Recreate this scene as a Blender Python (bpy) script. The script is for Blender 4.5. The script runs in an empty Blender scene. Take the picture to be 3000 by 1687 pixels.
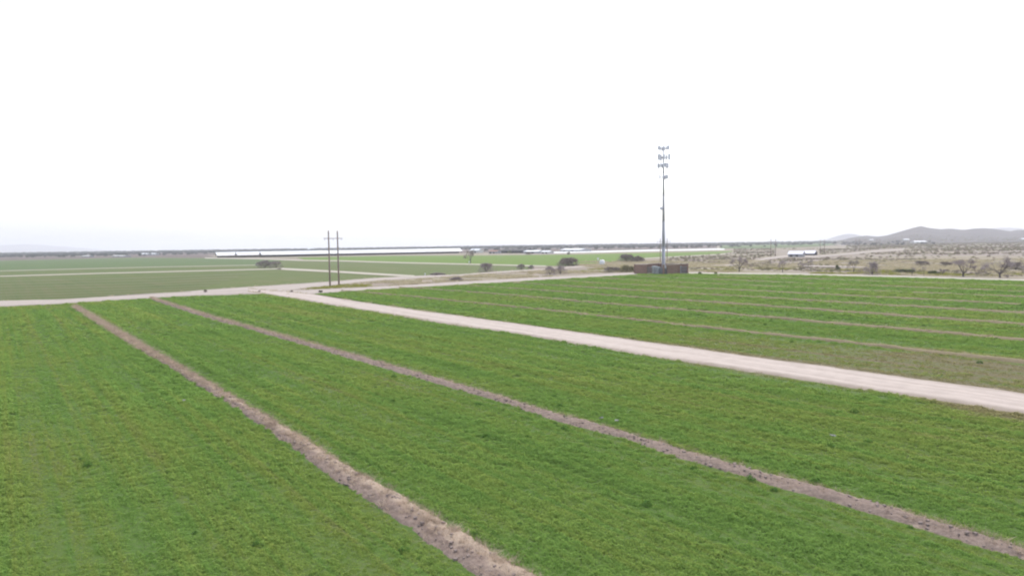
import bpy, math, random
import numpy as np
from mathutils import Vector, Matrix

# ------------------------------------------------------------------ camera
random.seed(7)
rng = np.random.default_rng(7)
sc = bpy.context.scene
COL = sc.collection
H = 10.0                      # drone height above the fields
F = 2000.0                    # focal length in photo pixels (3000 wide)
PITCH = math.atan(126.3 / F)
ROLL = math.atan(.0142)
FWD = np.array([0, math.cos(PITCH), -math.sin(PITCH)])
UP0 = np.array([0, math.sin(PITCH), math.cos(PITCH)])
RGT = math.cos(ROLL) * np.array([1., 0, 0]) - math.sin(ROLL) * UP0
UPV = math.cos(ROLL) * UP0 + math.sin(ROLL) * np.array([1., 0, 0])
cd = bpy.data.cameras.new('camera')
cam = bpy.data.objects.new('camera', cd)
COL.objects.link(cam)
cd.sensor_width = 36.0
cd.lens = 24.0
cd.clip_start = 0.1
cd.clip_end = 40000
m = Matrix.Identity(4)
for i in range(3):
    m[i][0] = RGT[i]; m[i][1] = UPV[i]; m[i][2] = -FWD[i]
m[2][3] = H
cam.matrix_world = m
sc.camera = cam

# ------------------------------------------------------------------ sky, sun, exposure
SUN_EL, SUN_AZ = math.radians(48), math.radians(22)      # azimuth to the right of the view
w = bpy.data.worlds.new('World'); sc.world = w; w.use_nodes = True
nt = w.node_tree; nt.nodes.clear()
wo = nt.nodes.new('ShaderNodeOutputWorld'); bg = nt.nodes.new('ShaderNodeBackground')
sky = nt.nodes.new('ShaderNodeTexSky'); sky.sky_type = 'NISHITA'; sky.sun_disc = False
sky.sun_elevation = SUN_EL; sky.sun_rotation = SUN_AZ
sky.air_density = 1.0; sky.dust_density = 2.5; sky.ozone_density = 1.0
veil = nt.nodes.new('ShaderNodeMixRGB'); veil.inputs[0].default_value = .32       # thin overcast veil
veil.inputs[2].default_value = (11.7, 12.4, 13.5, 1)
nt.links.new(sky.outputs[0], veil.inputs[1]); nt.links.new(veil.outputs[0], bg.inputs[0])
bg.inputs[1].default_value = .1
nt.links.new(bg.outputs[0], wo.inputs[0])
sl = bpy.data.lights.new('sun', 'SUN'); sl.energy = 1.5; sl.angle = math.radians(12); sl.color = (1, .96, .9)
so = bpy.data.objects.new('sun', sl); COL.objects.link(so)
sd = Vector((math.sin(SUN_AZ) * math.cos(SUN_EL), math.cos(SUN_AZ) * math.cos(SUN_EL), math.sin(SUN_EL)))
so.rotation_euler = sd.to_track_quat('Z', 'Y').to_euler(); so.location = (0, 0, 400)
sc.view_settings.view_transform = 'Standard'; sc.view_settings.look = 'None'
sc.view_settings.exposure = .85; sc.view_settings.gamma = 1
sc.render.engine = 'CYCLES'
sc.cycles.max_bounces = 5; sc.cycles.diffuse_bounces = 2; sc.cycles.volume_bounces = 1
sc.cycles.use_denoising = True
sc.cycles.filter_width = 2.1

# ------------------------------------------------------------------ geometry helpers
def ray(x, y):
    a = (x - 1500) / F; b = (843.5 - y) / F
    return FWD + a * RGT + b * UPV
def G(x, y, z=0.):
    """photo pixel -> point on the plane at height z"""
    d = ray(x, y); t = (z - H) / d[2]
    return np.array([d[0] * t, d[1] * t, z])
def hor(x): return 738 - .0142 * x + .5
def proj(P):
    """world points (n,3) -> photo pixels"""
    V = P - np.array([0, 0, H]); z = V @ FWD
    return 1500 + F * (V @ RGT) / z, 843.5 - F * (V @ UPV) / z, z
def at_dist(x, y, dist):
    """point in the direction of a pixel at a given distance along +Y"""
    d = ray(x, y); return np.array([0, 0, H]) + d * dist / d[1]

def _h(ix, iy, s):
    n = (ix.astype(np.int64) * 374761393 + iy.astype(np.int64) * 668265263 + s * 974634777) & 0x7fffffff
    n = ((n ^ (n >> 13)) * 1274126177) & 0x7fffffff
    return ((n ^ (n >> 16)) & 0xffff) / 65535.0
def vn(x, y, s=0):
    x = np.asarray(x, float); y = np.asarray(y, float)
    ix = np.floor(x); iy = np.floor(y); fx = x - ix; fy = y - iy
    fx = fx * fx * (3 - 2 * fx); fy = fy * fy * (3 - 2 * fy)
    return (_h(ix, iy, s) * (1 - fx) + _h(ix + 1, iy, s) * fx) * (1 - fy) + (_h(ix, iy + 1, s) * (1 - fx) + _h(ix + 1, iy + 1, s) * fx) * fy
def fbm(x, y, s=0, o=3):
    r = 0; a = .5
    for k in range(o):
        r = r + a * vn(x * 2 ** k, y * 2 ** k, s + k); a *= .5
    return r / (1 - .5 ** o)
def smooth(a, b, x):
    t = np.clip((x - a) / (b - a), 0, 1); return t * t * (3 - 2 * t)

class MB:
    def __init__(s): s.v = []; s.f = []
    def add(s, v, f):
        o = len(s.v); s.v += [tuple(p) for p in v]; s.f += [tuple(i + o for i in q) for q in f]
    def box(s, c, d, rz=0.):
        cx, cy, cz = c; a, b, e = d[0] / 2, d[1] / 2, d[2] / 2
        co, si = math.cos(rz), math.sin(rz)
        v = [(cx + x * co - y * si, cy + x * si + y * co, cz + z) for z in (-e, e) for x, y in ((-a, -b), (a, -b), (a, b), (-a, b))]
        s.add(v, [(3, 2, 1, 0), (4, 5, 6, 7), (0, 1, 5, 4), (1, 2, 6, 5), (2, 3, 7, 6), (3, 0, 4, 7)])
    def tube(s, p, q, r0, r1, n=8, cap=True):
        p = Vector(p); q = Vector(q); d = (q - p).normalized()
        a = d.orthogonal().normalized(); b = d.cross(a)
        v = []
        for c, r in ((p, r0), (q, r1)):
            for k in range(n):
                t = 2 * math.pi * k / n; v.append(c + a * (r * math.cos(t)) + b * (r * math.sin(t)))
        f = [(k, (k + 1) % n, n + (k + 1) % n, n + k) for k in range(n)]
        if cap: f += [tuple(range(n - 1, -1, -1)), tuple(range(n, 2 * n))]
        s.add(v, f)
    def lathe(s, prof, n=20, c=(0, 0, 0)):
        v = []
        for r, z in prof:
            for k in range(n):
                t = 2 * math.pi * k / n; v.append((c[0] + r * math.cos(t), c[1] + r * math.sin(t), c[2] + z))
        f = []
        for i in range(len(prof) - 1):
            for k in range(n):
                f.append((i * n + k, i * n + (k + 1) % n, (i + 1) * n + (k + 1) % n, (i + 1) * n + k))
        f.append(tuple(range(n - 1, -1, -1))); f.append(tuple((len(prof) - 1) * n + k for k in range(n)))
        s.add(v, f)
    def mesh(s, name, mat=None, smooth_=False):
        me = bpy.data.meshes.new(name); me.from_pydata(s.v, [], s.f); me.update()
        if mat: me.materials.append(mat)
        if smooth_: me.polygons.foreach_set('use_smooth', [True] * len(me.polygons))
        return me
    def build(s, name, mat, parent=None, smooth_=False, loc=None, rz=None):
        o = bpy.data.objects.new(name, s.mesh(name, mat, smooth_)); COL.objects.link(o)
        if parent is not None: o.parent = parent
        if loc is not None: o.location = loc
        if rz is not None: o.rotation_euler = (0, 0, rz)
        return o
def link(name, me, parent=None, loc=(0, 0, 0), rz=0):
    o = bpy.data.objects.new(name, me); COL.objects.link(o); o.parent = parent
    o.location = loc; o.rotation_euler = (0, 0, rz); return o
def empty(name, loc, rz=0.):
    o = bpy.data.objects.new(name, None); COL.objects.link(o); o.location = loc; o.rotation_euler = (0, 0, rz)
    o.empty_display_size = .3; return o
def tag(o, label=None, cat=None, group=None, kind=None):
    if label: o['label'] = label
    if cat: o['category'] = cat
    if group: o['group'] = group
    if kind: o['kind'] = kind
    return o
def grid_mesh(name, P, mat, uv=None, closed=False):
    """P: (n,m,3) array"""
    n, mm = P.shape[:2]
    me = bpy.data.meshes.new(name)
    idx = np.arange(n * mm).reshape(n, mm)
    q = np.stack([idx[:-1, :-1], idx[1:, :-1], idx[1:, 1:], idx[:-1, 1:]], -1).reshape(-1, 4)
    a, b, c = P[0, 0], P[1, 0], P[0, 1]
    if np.cross(b - a, c - a)[2] < 0: q = q[:, ::-1]
    me.from_pydata(P.reshape(-1, 3).tolist(), [], q.tolist()); me.update()
    me.polygons.foreach_set('use_smooth', [True] * len(me.polygons))
    if uv is not None:
        l = me.uv_layers.new(name='UVMap'); li = np.empty(len(me.loops), np.int32); me.loops.foreach_get('vertex_index', li)
        l.data.foreach_set('uv', uv.reshape(-1, 2)[li].astype(np.float32).ravel())
    me.materials.append(mat)
    return me

# ------------------------------------------------------------------ materials
MATS = {}
def newmat(name):
    mt = bpy.data.materials.new(name); mt.use_nodes = True; n = mt.node_tree; n.nodes.clear()
    out = n.nodes.new('ShaderNodeOutputMaterial'); b = n.nodes.new('ShaderNodeBsdfPrincipled')
    b.inputs['Roughness'].default_value = .9; b.inputs['Specular IOR Level'].default_value = .15
    n.links.new(b.outputs[0], out.inputs[0]); MATS[name] = mt
    return mt, n, b
def nd(n, t, **k):
    x = n.nodes.new(t)
    for a, v in k.items():
        if a.startswith('i_'): x.inputs[a[2:]].default_value = v
        elif a[0] == '_' : x.inputs[int(a[1:])].default_value = v
        else: setattr(x, a, v)
    return x
def noise(n, vec, scale, detail=3, rough=.55, dist=0.):
    x = nd(n, 'ShaderNodeTexNoise', i_Scale=scale, i_Detail=detail, i_Roughness=rough, i_Distortion=dist)
    if vec is not None: n.links.new(vec, x.inputs['Vector'])
    return x.outputs['Fac']
def ramp(n, fac, stops):
    r = n.nodes.new('ShaderNodeValToRGB'); e = r.color_ramp.elements
    while len(e) < len(stops): e.new(.5)
    for k, (p, c) in enumerate(stops):
        e[k].position = p; e[k].color = (*c, 1) if len(c) == 3 else c
    n.links.new(fac, r.inputs[0]); return r.outputs[0]
def mix(n, fac, a, b, mode='MIX'):
    x = n.nodes.new('ShaderNodeMixRGB'); x.blend_type = mode
    for s, v in ((0, fac), (1, a), (2, b)):
        if isinstance(v, (int, float)): x.inputs[s].default_value = v
        elif isinstance(v, tuple): x.inputs[s].default_value = (*v, 1)
        else: n.links.new(v, x.inputs[s])
    return x.outputs[0]
def mth(n, op, a, b=None):
    x = n.nodes.new('ShaderNodeMath'); x.operation = op
    for s, v in ((0, a), (1, b)):
        if v is None: continue
        if isinstance(v, (int, float)): x.inputs[s].default_value = v
        else: n.links.new(v, x.inputs[s])
    return x.outputs[0]
def rng_(n, v, a, b, c=0., d=1.):
    x = n.nodes.new('ShaderNodeMapRange'); x.inputs[1].default_value = a; x.inputs[2].default_value = b
    x.inputs[3].default_value = c; x.inputs[4].default_value = d; n.links.new(v, x.inputs[0]); return x.outputs[0]
def pos(n): return n.nodes.new('ShaderNodeNewGeometry').outputs['Position']
def mapping(n, vec, rz=0., scale=(1, 1, 1)):
    x = n.nodes.new('ShaderNodeMapping'); x.vector_type = 'TEXTURE' if False else 'POINT'
    x.inputs['Rotation'].default_value = (0, 0, rz); x.inputs['Scale'].default_value = scale
    n.links.new(vec, x.inputs['Vector']); return x.outputs[0]
def bump(n, b, h, s, d):
    x = nd(n, 'ShaderNodeBump', i_Strength=s, i_Distance=d); n.links.new(h, x.inputs['Height']); n.links.new(x.outputs[0], b.inputs['Normal'])
def flat(name, c, rough=.8, var=.12, scale=2., metal=0., spec=.2):
    mt, n, b = newmat(name)
    t = nd(n, 'ShaderNodeTexCoord').outputs['Object']
    f = noise(n, t, scale, 4)
    lo = tuple(x * (1 - var) for x in c); hi = tuple(min(1, x * (1 + var)) for x in c)
    n.links.new(ramp(n, f, [(.3, lo), (.7, hi)]), b.inputs['Base Color'])
    b.inputs['Roughness'].default_value = rough; b.inputs['Metallic'].default_value = metal; b.inputs['Specular IOR Level'].default_value = spec
    return mt
BEAR = math.atan2(.6, .8)            # the field grid is turned this far from the view axis

LUSH = (.066, .128, .018); MIDG = (.082, .122, .022); POOR = (.13, .11, .055)
def sparse_mask(n, P):
    """thin strip of the right-hand field beside the track, towards the near end"""
    d = nd(n, 'ShaderNodeVectorMath', operation='DOT_PRODUCT'); n.links.new(P, d.inputs[0]); d.inputs[1].default_value = (.8, .6, 0)
    e = nd(n, 'ShaderNodeVectorMath', operation='DOT_PRODUCT'); n.links.new(P, e.inputs[0]); e.inputs[1].default_value = (-.6, .8, 0)
    wob = mth(n, 'MULTIPLY', noise(n, P, .12, 3), 14.)
    across = mth(n, 'ADD', d.outputs['Value'], wob)
    return mth(n, 'MULTIPLY', mth(n, 'MULTIPLY', rng_(n, across, 69, 77, 1, 0), rng_(n, across, 50, 54, 0, 1)),
               rng_(n, mth(n, 'ADD', e.outputs['Value'], wob), 32, 62, 1, 0))
def along(n, P, sx, sy):
    """field coordinates: x across the berms, y along them, each scaled"""
    o = nd(n, 'ShaderNodeCombineXYZ')
    for i, v in enumerate(((.8 * sx, .6 * sx, 0), (-.6 * sy, .8 * sy, 0))):
        d = nd(n, 'ShaderNodeVectorMath', operation='DOT_PRODUCT'); n.links.new(P, d.inputs[0]); d.inputs[1].default_value = v
        n.links.new(d.outputs['Value'], o.inputs[i])
    return o.outputs[0]
def crop_colour(n, P, lush=LUSH, midg=MIDG, poor=POOR):
    big = noise(n, P, .045, 3, .5)
    strk = noise(n, along(n, P, .42, .012), 1., 4, .65)
    med = noise(n, P, .35, 4, .6)
    f = mth(n, 'ADD', mth(n, 'MULTIPLY', big, .85), mth(n, 'ADD', mth(n, 'MULTIPLY', strk, 1.0), mth(n, 'MULTIPLY', med, .35)))
    fl = noise(n, along(n, P, 2.4, .015), 1., 3, .6)
    f = mth(n, 'ADD', f, mth(n, 'MULTIPLY', mth(n, 'SUBTRACT', fl, .5), .85))
    f = mth(n, 'ADD', f, mth(n, 'MULTIPLY', sparse_mask(n, P), -.50))
    return f, ramp(n, mth(n, 'MULTIPLY', f, .5), [(.30, poor), (.45, midg), (.60, lush), (.72, tuple(x * .82 for x in lush))])
def field_mat(name, soil=.5, **k):
    mt, n, b = newmat(name); P = pos(n)
    f, c = crop_colour(n, P, **k)
    fine = noise(n, P, 3.2, 5, .7)
    s = ramp(n, fine, [(.30, (.10, .085, .062)), (.52, (.17, .145, .11)), (.7, (.24, .20, .16))])
    k2 = ramp(n, noise(n, P, 5.5, 4, .7), [(.38, (1, 1, 1)), (.60, (0, 0, 0))])
    n.links.new(mix(n, mth(n, 'MULTIPLY', k2, soil), c, s), b.inputs['Base Color'])
    bump(n, b, noise(n, P, 2.5, 5, .7), .7, .12)
    return mt
def crop_mat(name):
    mt = bpy.data.materials.new(name); mt.use_nodes = True; n = mt.node_tree; n.nodes.clear(); P = pos(n)
    f, c = crop_colour(n, P, lush=(.245, .385, .098), midg=(.315, .395, .102), poor=(.385, .345, .175))
    oi = nd(n, 'ShaderNodeObjectInfo')
    r = ramp(n, oi.outputs['Random'], [(0, (.84, .87, .84)), (.5, (.98, .98, .97)), (1, (1.1, 1.08, 1.04))])
    c = mix(n, 1., c, r, 'MULTIPLY')
    d = nd(n, 'ShaderNodeBsdfDiffuse'); t = nd(n, 'ShaderNodeBsdfTranslucent'); x = nd(n, 'ShaderNodeMixShader', _0=.42)
    n.links.new(c, d.inputs[0]); n.links.new(c, t.inputs[0]); n.links.new(d.outputs[0], x.inputs[1]); n.links.new(t.outputs[0], x.inputs[2])
    o = nd(n, 'ShaderNodeOutputMaterial'); n.links.new(x.outputs[0], o.inputs[0]); return mt
def leaf_mat(name, a, b_, tr=.2):
    mt = bpy.data.materials.new(name); mt.use_nodes = True; n = mt.node_tree; n.nodes.clear(); P = pos(n)
    oi = nd(n, 'ShaderNodeObjectInfo')
    c = mix(n, oi.outputs['Random'], a, b_)
    c = mix(n, 1., c, ramp(n, noise(n, P, 1.3, 3), [(.3, (.75, .75, .75)), (.7, (1.2, 1.2, 1.2))]), 'MULTIPLY')
    d = nd(n, 'ShaderNodeBsdfDiffuse'); t = nd(n, 'ShaderNodeBsdfTranslucent'); x = nd(n, 'ShaderNodeMixShader', _0=tr)
    n.links.new(c, d.inputs[0]); n.links.new(c, t.inputs[0]); n.links.new(d.outputs[0], x.inputs[1]); n.links.new(t.outputs[0], x.inputs[2])
    o = nd(n, 'ShaderNodeOutputMaterial'); n.links.new(x.outputs[0], o.inputs[0]); return mt

def road_mat(name, a, b_, sh, tracks=True, fine=1.):
    """pale packed dirt; U runs across the road, V along it in metres"""
    mt, n, b = newmat(name); P = pos(n)
    uv = nd(n, 'ShaderNodeUVMap').outputs[0]
    sp = nd(n, 'ShaderNodeSeparateXYZ'); n.links.new(uv, sp.inputs[0]); U = sp.outputs[0]
    stv = nd(n, 'ShaderNodeCombineXYZ'); n.links.new(mth(n, 'MULTIPLY', U, 13.), stv.inputs[0]); n.links.new(mth(n, 'MULTIPLY', sp.outputs[1], .045), stv.inputs[1])
    streak = noise(n, stv.outputs[0], 1., 4, .6)
    c = ramp(n, streak, [(.36, b_), (.56, a)])
    c = mix(n, .40, c, ramp(n, noise(n, P, .9 * fine, 5, .65), [(.3, tuple(x * .82 for x in b_)), (.7, a)]))
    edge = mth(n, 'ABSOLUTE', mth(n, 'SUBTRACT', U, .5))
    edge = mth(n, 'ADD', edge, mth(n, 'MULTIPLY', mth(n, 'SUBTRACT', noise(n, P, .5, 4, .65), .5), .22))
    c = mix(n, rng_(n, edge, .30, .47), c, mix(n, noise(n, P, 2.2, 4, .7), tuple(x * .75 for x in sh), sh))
    n.links.new(c, b.inputs['Base Color'])
    bump(n, b, noise(n, P, 4., 5, .7), .35, .05)
    return mt
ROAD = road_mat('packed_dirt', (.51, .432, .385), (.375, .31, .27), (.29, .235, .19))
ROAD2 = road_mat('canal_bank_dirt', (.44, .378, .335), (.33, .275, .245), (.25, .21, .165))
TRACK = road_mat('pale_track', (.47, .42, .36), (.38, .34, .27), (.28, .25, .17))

def berm_mat(name, straw_side=.62, amount=1., soil=((.15, .108, .088), (.31, .238, .198)), straw=(.50, .39, .30), both=False):
    mt, n, b = newmat(name); P = pos(n)
    uv = nd(n, 'ShaderNodeUVMap').outputs[0]
    sp = nd(n, 'ShaderNodeSeparateXYZ'); n.links.new(uv, sp.inputs[0]); U = sp.outputs[0]
    c = ramp(n, noise(n, P, 6., 6, .75), [(.3, soil[0]), (.68, soil[1])])
    st = ramp(n, noise(n, P, 9., 5, .75), [(.3, tuple(x * .62 for x in straw)), (.7, straw)])
    if both: U = mth(n, 'MAXIMUM', U, mth(n, 'SUBTRACT', .93, U))
    f = mth(n, 'ADD', U, mth(n, 'MULTIPLY', mth(n, 'SUBTRACT', noise(n, P, 1.1, 5, .7), .5), .9))
    f = mth(n, 'MULTIPLY', rng_(n, f, straw_side - .06, straw_side + .16), amount)
    n.links.new(mix(n, f, c, st), b.inputs['Base Color'])
    bump(n, b, noise(n, P, 9., 6, .75), .9, .06)
    return mt
BERM_A = berm_mat('berm_soil_straw', .48, 1.)
BERM_B = berm_mat('berm_soil', .86, .9, both=True)
BERM_C = berm_mat('berm_soil_stubble', .50, .7, soil=((.17, .135, .08), (.26, .21, .13)), straw=(.35, .285, .15))
STUB = berm_mat('irrigation_border', .3, .8, soil=((.16, .15, .09), (.22, .20, .13)), straw=(.23, .22, .13))

# wide ground: dry desert soil with grassy and scrubby patches
mt, n, b = newmat('desert_ground'); P = pos(n)
g1 = noise(n, P, .011, 4, .6); g2 = noise(n, P, .06, 5, .65); g3 = noise(n, P, .6, 5, .7)
gst = noise(n, mapping(n, P, 0., (.004, .03, .1)), 1., 4, .6)
c = ramp(n, g2, [(.32, (.19, .165, .10)), (.46, (.245, .20, .145)), (.58, (.285, .228, .18)), (.7, (.34, .28, .235))])
c = mix(n, ramp(n, gst, [(.45, (0, 0, 0)), (.6, (.5, .5, .5))]), c, (.27, .255, .14))
c = mix(n, ramp(n, g3, [(.45, (0, 0, 0)), (.7, (.45, .45, .45))]), c, (.20, .175, .135))
c = mix(n, ramp(n, g1, [(.42, (0, 0, 0)), (.62, (.6, .6, .6))]), c, (.25, .205, .20))
n.links.new(c, b.inputs['Base Color']); bump(n, b, g3, .6, .3)
GROUND = mt
NEARF = field_mat('alfalfa_field', .18)
MIDF = field_mat('thin_crop_field', .35, lush=(.086, .130, .024), midg=(.115, .132, .036), poor=(.17, .142, .08))
PALEF = field_mat('pale_crop_field', .3, lush=(.078, .135, .034), midg=(.088, .132, .040), poor=(.11, .125, .05))
BRIGHTF = field_mat('bright_crop_field', .25, lush=(.100, .185, .012), midg=(.118, .185, .018), poor=(.15, .165, .03))
FALLOW = field_mat('fallow_field', .5, lush=(.115, .080, .078), midg=(.135, .095, .088), poor=(.155, .115, .10))
CROP = crop_mat('alfalfa_leaf')

# ------------------------------------------------------------------ setting: ground, hills
me = bpy.data.meshes.new('ground')
R_ = 12500; ringr = [0, 60, 200, 600, 1500, 4000, R_]; nn = 48; vs = [(0, 0, 0)]; fs = []
for r in ringr[1:]:
    for k in range(nn): vs.append((r * math.cos(2 * math.pi * k / nn), r * math.sin(2 * math.pi * k / nn), 0))
for k in range(nn): fs.append((0, 1 + k, 1 + (k + 1) % nn))
for i in range(len(ringr) - 2):
    for k in range(nn):
        a = 1 + i * nn; fs.append((a + k, a + nn + k, a + nn + (k + 1) % nn, a + (k + 1) % nn))
me.from_pydata(vs, [], fs); me.update(); me.materials.append(GROUND)
tag(link('ground', me), kind='structure')

HR = np.array([(2440, 700.5), (2474, 699), (2506, 694), (2536, 690), (2572, 692.8), (2599, 689), (2640, 677), (2675, 666.7), (2697, 662), (2716, 666.7), (2756, 671.6),
               (2784, 669.7), (2822, 674), (2857, 669.7), (2884, 669), (2925, 673), (2958, 678), (2979, 674), (3000, 674), (3120, 668), (3250, 682), (3450, 696)])
D0, D1 = 1300., 2600.
hb = (HR[:, 0] - 1500) / F
hz1 = np.array([at_dist(x, y, D1)[2] for x, y in HR])
def hill_z(x, y):
    r = np.asarray(y, float); a = np.asarray(x, float) / np.maximum(r, 1)
    rz = np.interp(a, hb, hz1, left=0, right=0) * smooth(.455, .50, a) * smooth(.99, .93, a)
    t = np.clip((r - D0) / (D1 - D0), 0, 1)
    up = t ** 3.3
    dn = smooth(4300, 2600, r)
    n_ = (fbm(np.asarray(x) / 160, r / 160, 5, 4) - .5) * 22 * t * (1 - .75 * smooth(2450, 2600, r))
    return np.maximum(rz * np.where(r <= D1, up, dn) + n_ * np.clip(rz / 40, 0, 1) * smooth(.1, .5, t), 0) - 1.2 * (t <= 0.02)
aa = np.linspace(.44, 1.0, 150); rr = np.concatenate([np.linspace(1290, 2600, 70), np.linspace(2640, 4300, 24)])
A_, Rr = np.meshgrid(aa, rr, indexing='ij')
X_ = A_ * Rr; P3 = np.stack([X_, Rr, hill_z(X_, Rr)], -1)
mt, n, b = newmat('rocky_hillside'); P = pos(n)
c = ramp(n, noise(n, P, .012, 5, .65), [(.3, (.055, .042, .040)), (.55, (.085, .064, .058)), (.75, (.125, .096, .086))])
c = mix(n, ramp(n, noise(n, P, .12, 4, .7), [(.5, (0, 0, 0)), (.66, (.8, .8, .8))]), c, (.05, .05, .042))
n.links.new(c, b.inputs['Base Color']); bump(n, b, noise(n, P, .05, 5, .7), .8, 4.)
tag(link('hills', grid_mesh('hills', P3, mt)), kind='structure')
HILLM = mt
def mountain(ridge, dist, depth):
    ridge = np.array(ridge, float); xs = np.linspace(ridge[0, 0], ridge[-1, 0], 60); ys = np.interp(xs, ridge[:, 0], ridge[:, 1])
    ys = ys + (fbm(xs / 9, xs * 0, 3, 3) - .5) * 3.0 * np.sin(np.linspace(0, np.pi, 60))
    top = np.array([at_dist(x, y, dist) for x, y in zip(xs, ys)])
    rows = []
    for k in np.linspace(0, 1, 9):
        w_ = math.sin(math.pi * k) ** 1.2 if 0 < k < 1 else 0.
        p = top.copy(); p[:, 1] += (k - .5) * depth; p[:, 2] = np.maximum(top[:, 2] * w_, 0) - (0 if 0 < k < 1 else 1.0)
        rows.append(p)
    tag(link('mountains', grid_mesh('mountains', np.array(rows), HILLM)), kind='structure')
mountain([(2415, 704.5), (2455, 700), (2470, 690), (2486, 685), (2500, 689), (2520, 699), (2545, 704)], 6500, 900)
mountain([(2860, 699), (2890, 680), (2911, 668), (2935, 667), (2955, 668), (2985, 675), (3080, 669), (3200, 690)], 7000, 1400)
mountain([(-160, 740), (-60, 722), (60, 716), (110, 717), (200, 724), (290, 733), (330, 735)], 11000, 1400)

# ------------------------------------------------------------------ setting: fields, tracks, berms
def poly_sheet(name, pix, z, mat):
    pts = [G(x, y, z) for x, y in pix]
    me = bpy.data.meshes.new(name); me.from_pydata([tuple(p) for p in pts], [], [tuple(range(len(pts)))]); me.update()
    if me.polygons[0].normal.z < 0: me.flip_normals()
    me.materials.append(mat); return tag(link(name, me), kind='structure')

class Strip:
    """a long strip on the ground given by its two edges as seen in the photograph"""
    def __init__(s, up, lo):
        s.u = np.array(up, float); s.l = np.array(lo, float)
        s.x0 = max(s.u[0, 0], s.l[0, 0]); s.x1 = min(s.u[-1, 0], s.l[-1, 0])
    def yu(s, x): return np.interp(x, s.u[:, 0], s.u[:, 1])
    def yl(s, x): return np.interp(x, s.l[:, 0], s.l[:, 1])
    def contains(s, x, y, mu=0, ml=0):
        return (x >= s.x0) & (x <= s.x1) & (y > s.yu(x) - mu) & (y < s.yl(x) + ml)
    def rows(s, step):
        xs = np.linspace(s.x0, s.x1, 6000); c = np.array([G(x, y)[:2] for x, y in zip(xs[::6], ((s.yu(xs) + s.yl(xs)) / 2)[::6])])
        xs = xs[::6]; L = np.concatenate([[0], np.cumsum(np.linalg.norm(np.diff(c, axis=0), axis=1))])
        n_ = max(2, int(L[-1] / step)); t = np.linspace(0, L[-1], n_)
        return np.interp(t, L, xs), t
    def mesh(s, name, mat, step, across, zfun, jit=.15):
        xs, t = s.rows(step)
        a = np.array([G(x, y) for x, y in zip(xs, s.yu(xs))]); b_ = np.array([G(x, y) for x, y in zip(xs, s.yl(xs))])
        d = b_ - a; wd = np.linalg.norm(d, axis=1, keepdims=True) + 1e-6; d = d / wd
        a = a - d * ((fbm(t / 1.7, t * 0, 11, 4) - .5) * jit * 2)[:, None]; b_ = b_ + d * ((fbm(t / 1.7, t * 0, 23, 4) - .5) * jit * 2)[:, None]
        u = np.linspace(0, 1, across)
        P_ = a[:, None] * (1 - u)[None, :, None] + b_[:, None] * u[None, :, None]
        U, T = np.meshgrid(u, t); P_[..., 2] = zfun(U, T, P_[..., 0], P_[..., 1])
        return grid_mesh(name, P_, mat, np.stack([1 - U, T], -1))
def road_z(top, base=.0):
    return lambda U, T, X, Y: base + top * np.clip(np.sin(np.pi * U) * 2.2, 0, 1) - .035 * np.exp(-((U - .33) / .07) ** 2) - .035 * np.exp(-((U - .67) / .07) ** 2) + .03 * (fbm(X / .8, Y / .8, 4, 3) - .5)
def berm_z(h, rough):
    return lambda U, T, X, Y: -.02 + (h * np.sin(np.pi * U) ** .8 * (.75 + .5 * vn(T / 2.3, T * 0, 8)) + rough * (fbm(X / .22, Y / .22, 9, 4) - .42) * np.clip(np.sin(np.pi * U) * 3, 0, 1))

R1 = Strip([(-700, 915), (0, 880), (175, 877), (349, 865.4), (524, 853.8), (750, 837.8), (963, 824.5), (1099, 813.6), (1207, 808), (1343, 804), (1449, 795.5), (1585, 787.5), (1666, 781), (1756, 775.5)],
           [(-700, 936), (0, 900.4), (175, 891.6), (349, 880), (524, 869.8), (700, 864.5), (790, 862), (850, 853), (917, 843.5), (1072, 827), (1235, 815), (1340, 810), (1449, 800.5), (1585, 792.5), (1666, 786), (1756, 780)])
R2 = Strip([(790, 851), (903, 848), (1072, 841), (1208, 834), (1343.5, 824.5), (1500, 816), (1663, 808), (1799, 800), (1905, 796)],
           [(790, 865), (917, 862), (1044.6, 852.6), (1207.6, 843), (1370.6, 834.5), (1500, 826.8), (1744.6, 812), (1853, 806), (1905, 806.5)])
MAIN = Strip([(730, 846), (917, 861), (1044.6, 881.5), (1207.6, 906), (1343.5, 923.6), (1500, 944.7), (1717, 975), (1880, 998), (2043.5, 1020), (2200, 1043), (2433, 1073), (2666, 1106), (2821, 1126), (3000, 1151), (3500, 1222)],
             [(730, 855), (800, 865), (963, 893.7), (1126, 919.6), (1289, 948), (1500, 977.6), (1663, 1005), (1880, 1042), (2043.5, 1067.7), (2200, 1092), (2448, 1131), (2666, 1163), (2883, 1197.5), (3000, 1218), (3500, 1300)])
BACK = Strip([(1990, 797), (2300, 800.3), (2603, 807.2), (3000, 818), (3600, 836)], [(1990, 801.5), (2300, 805), (2603, 812), (3000, 823.2), (3600, 842)])
BA = Strip([(217, 893), (341.6, 967), (445, 1026), (548.7, 1084.7), (638, 1133), (738, 1191.7), (900, 1288.5), (1044.5, 1378), (1192, 1459), (1330, 1539), (1471, 1623), (1555, 1680.5), (1990, 1960)],
           [(198, 895), (293, 953.5), (403.7, 1026), (514, 1088), (617.7, 1157), (738.5, 1233), (859, 1319), (900, 1351), (1014, 1432), (1115, 1496), (1179, 1539), (1276, 1613), (1384, 1684), (1990, 2110)])
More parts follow.
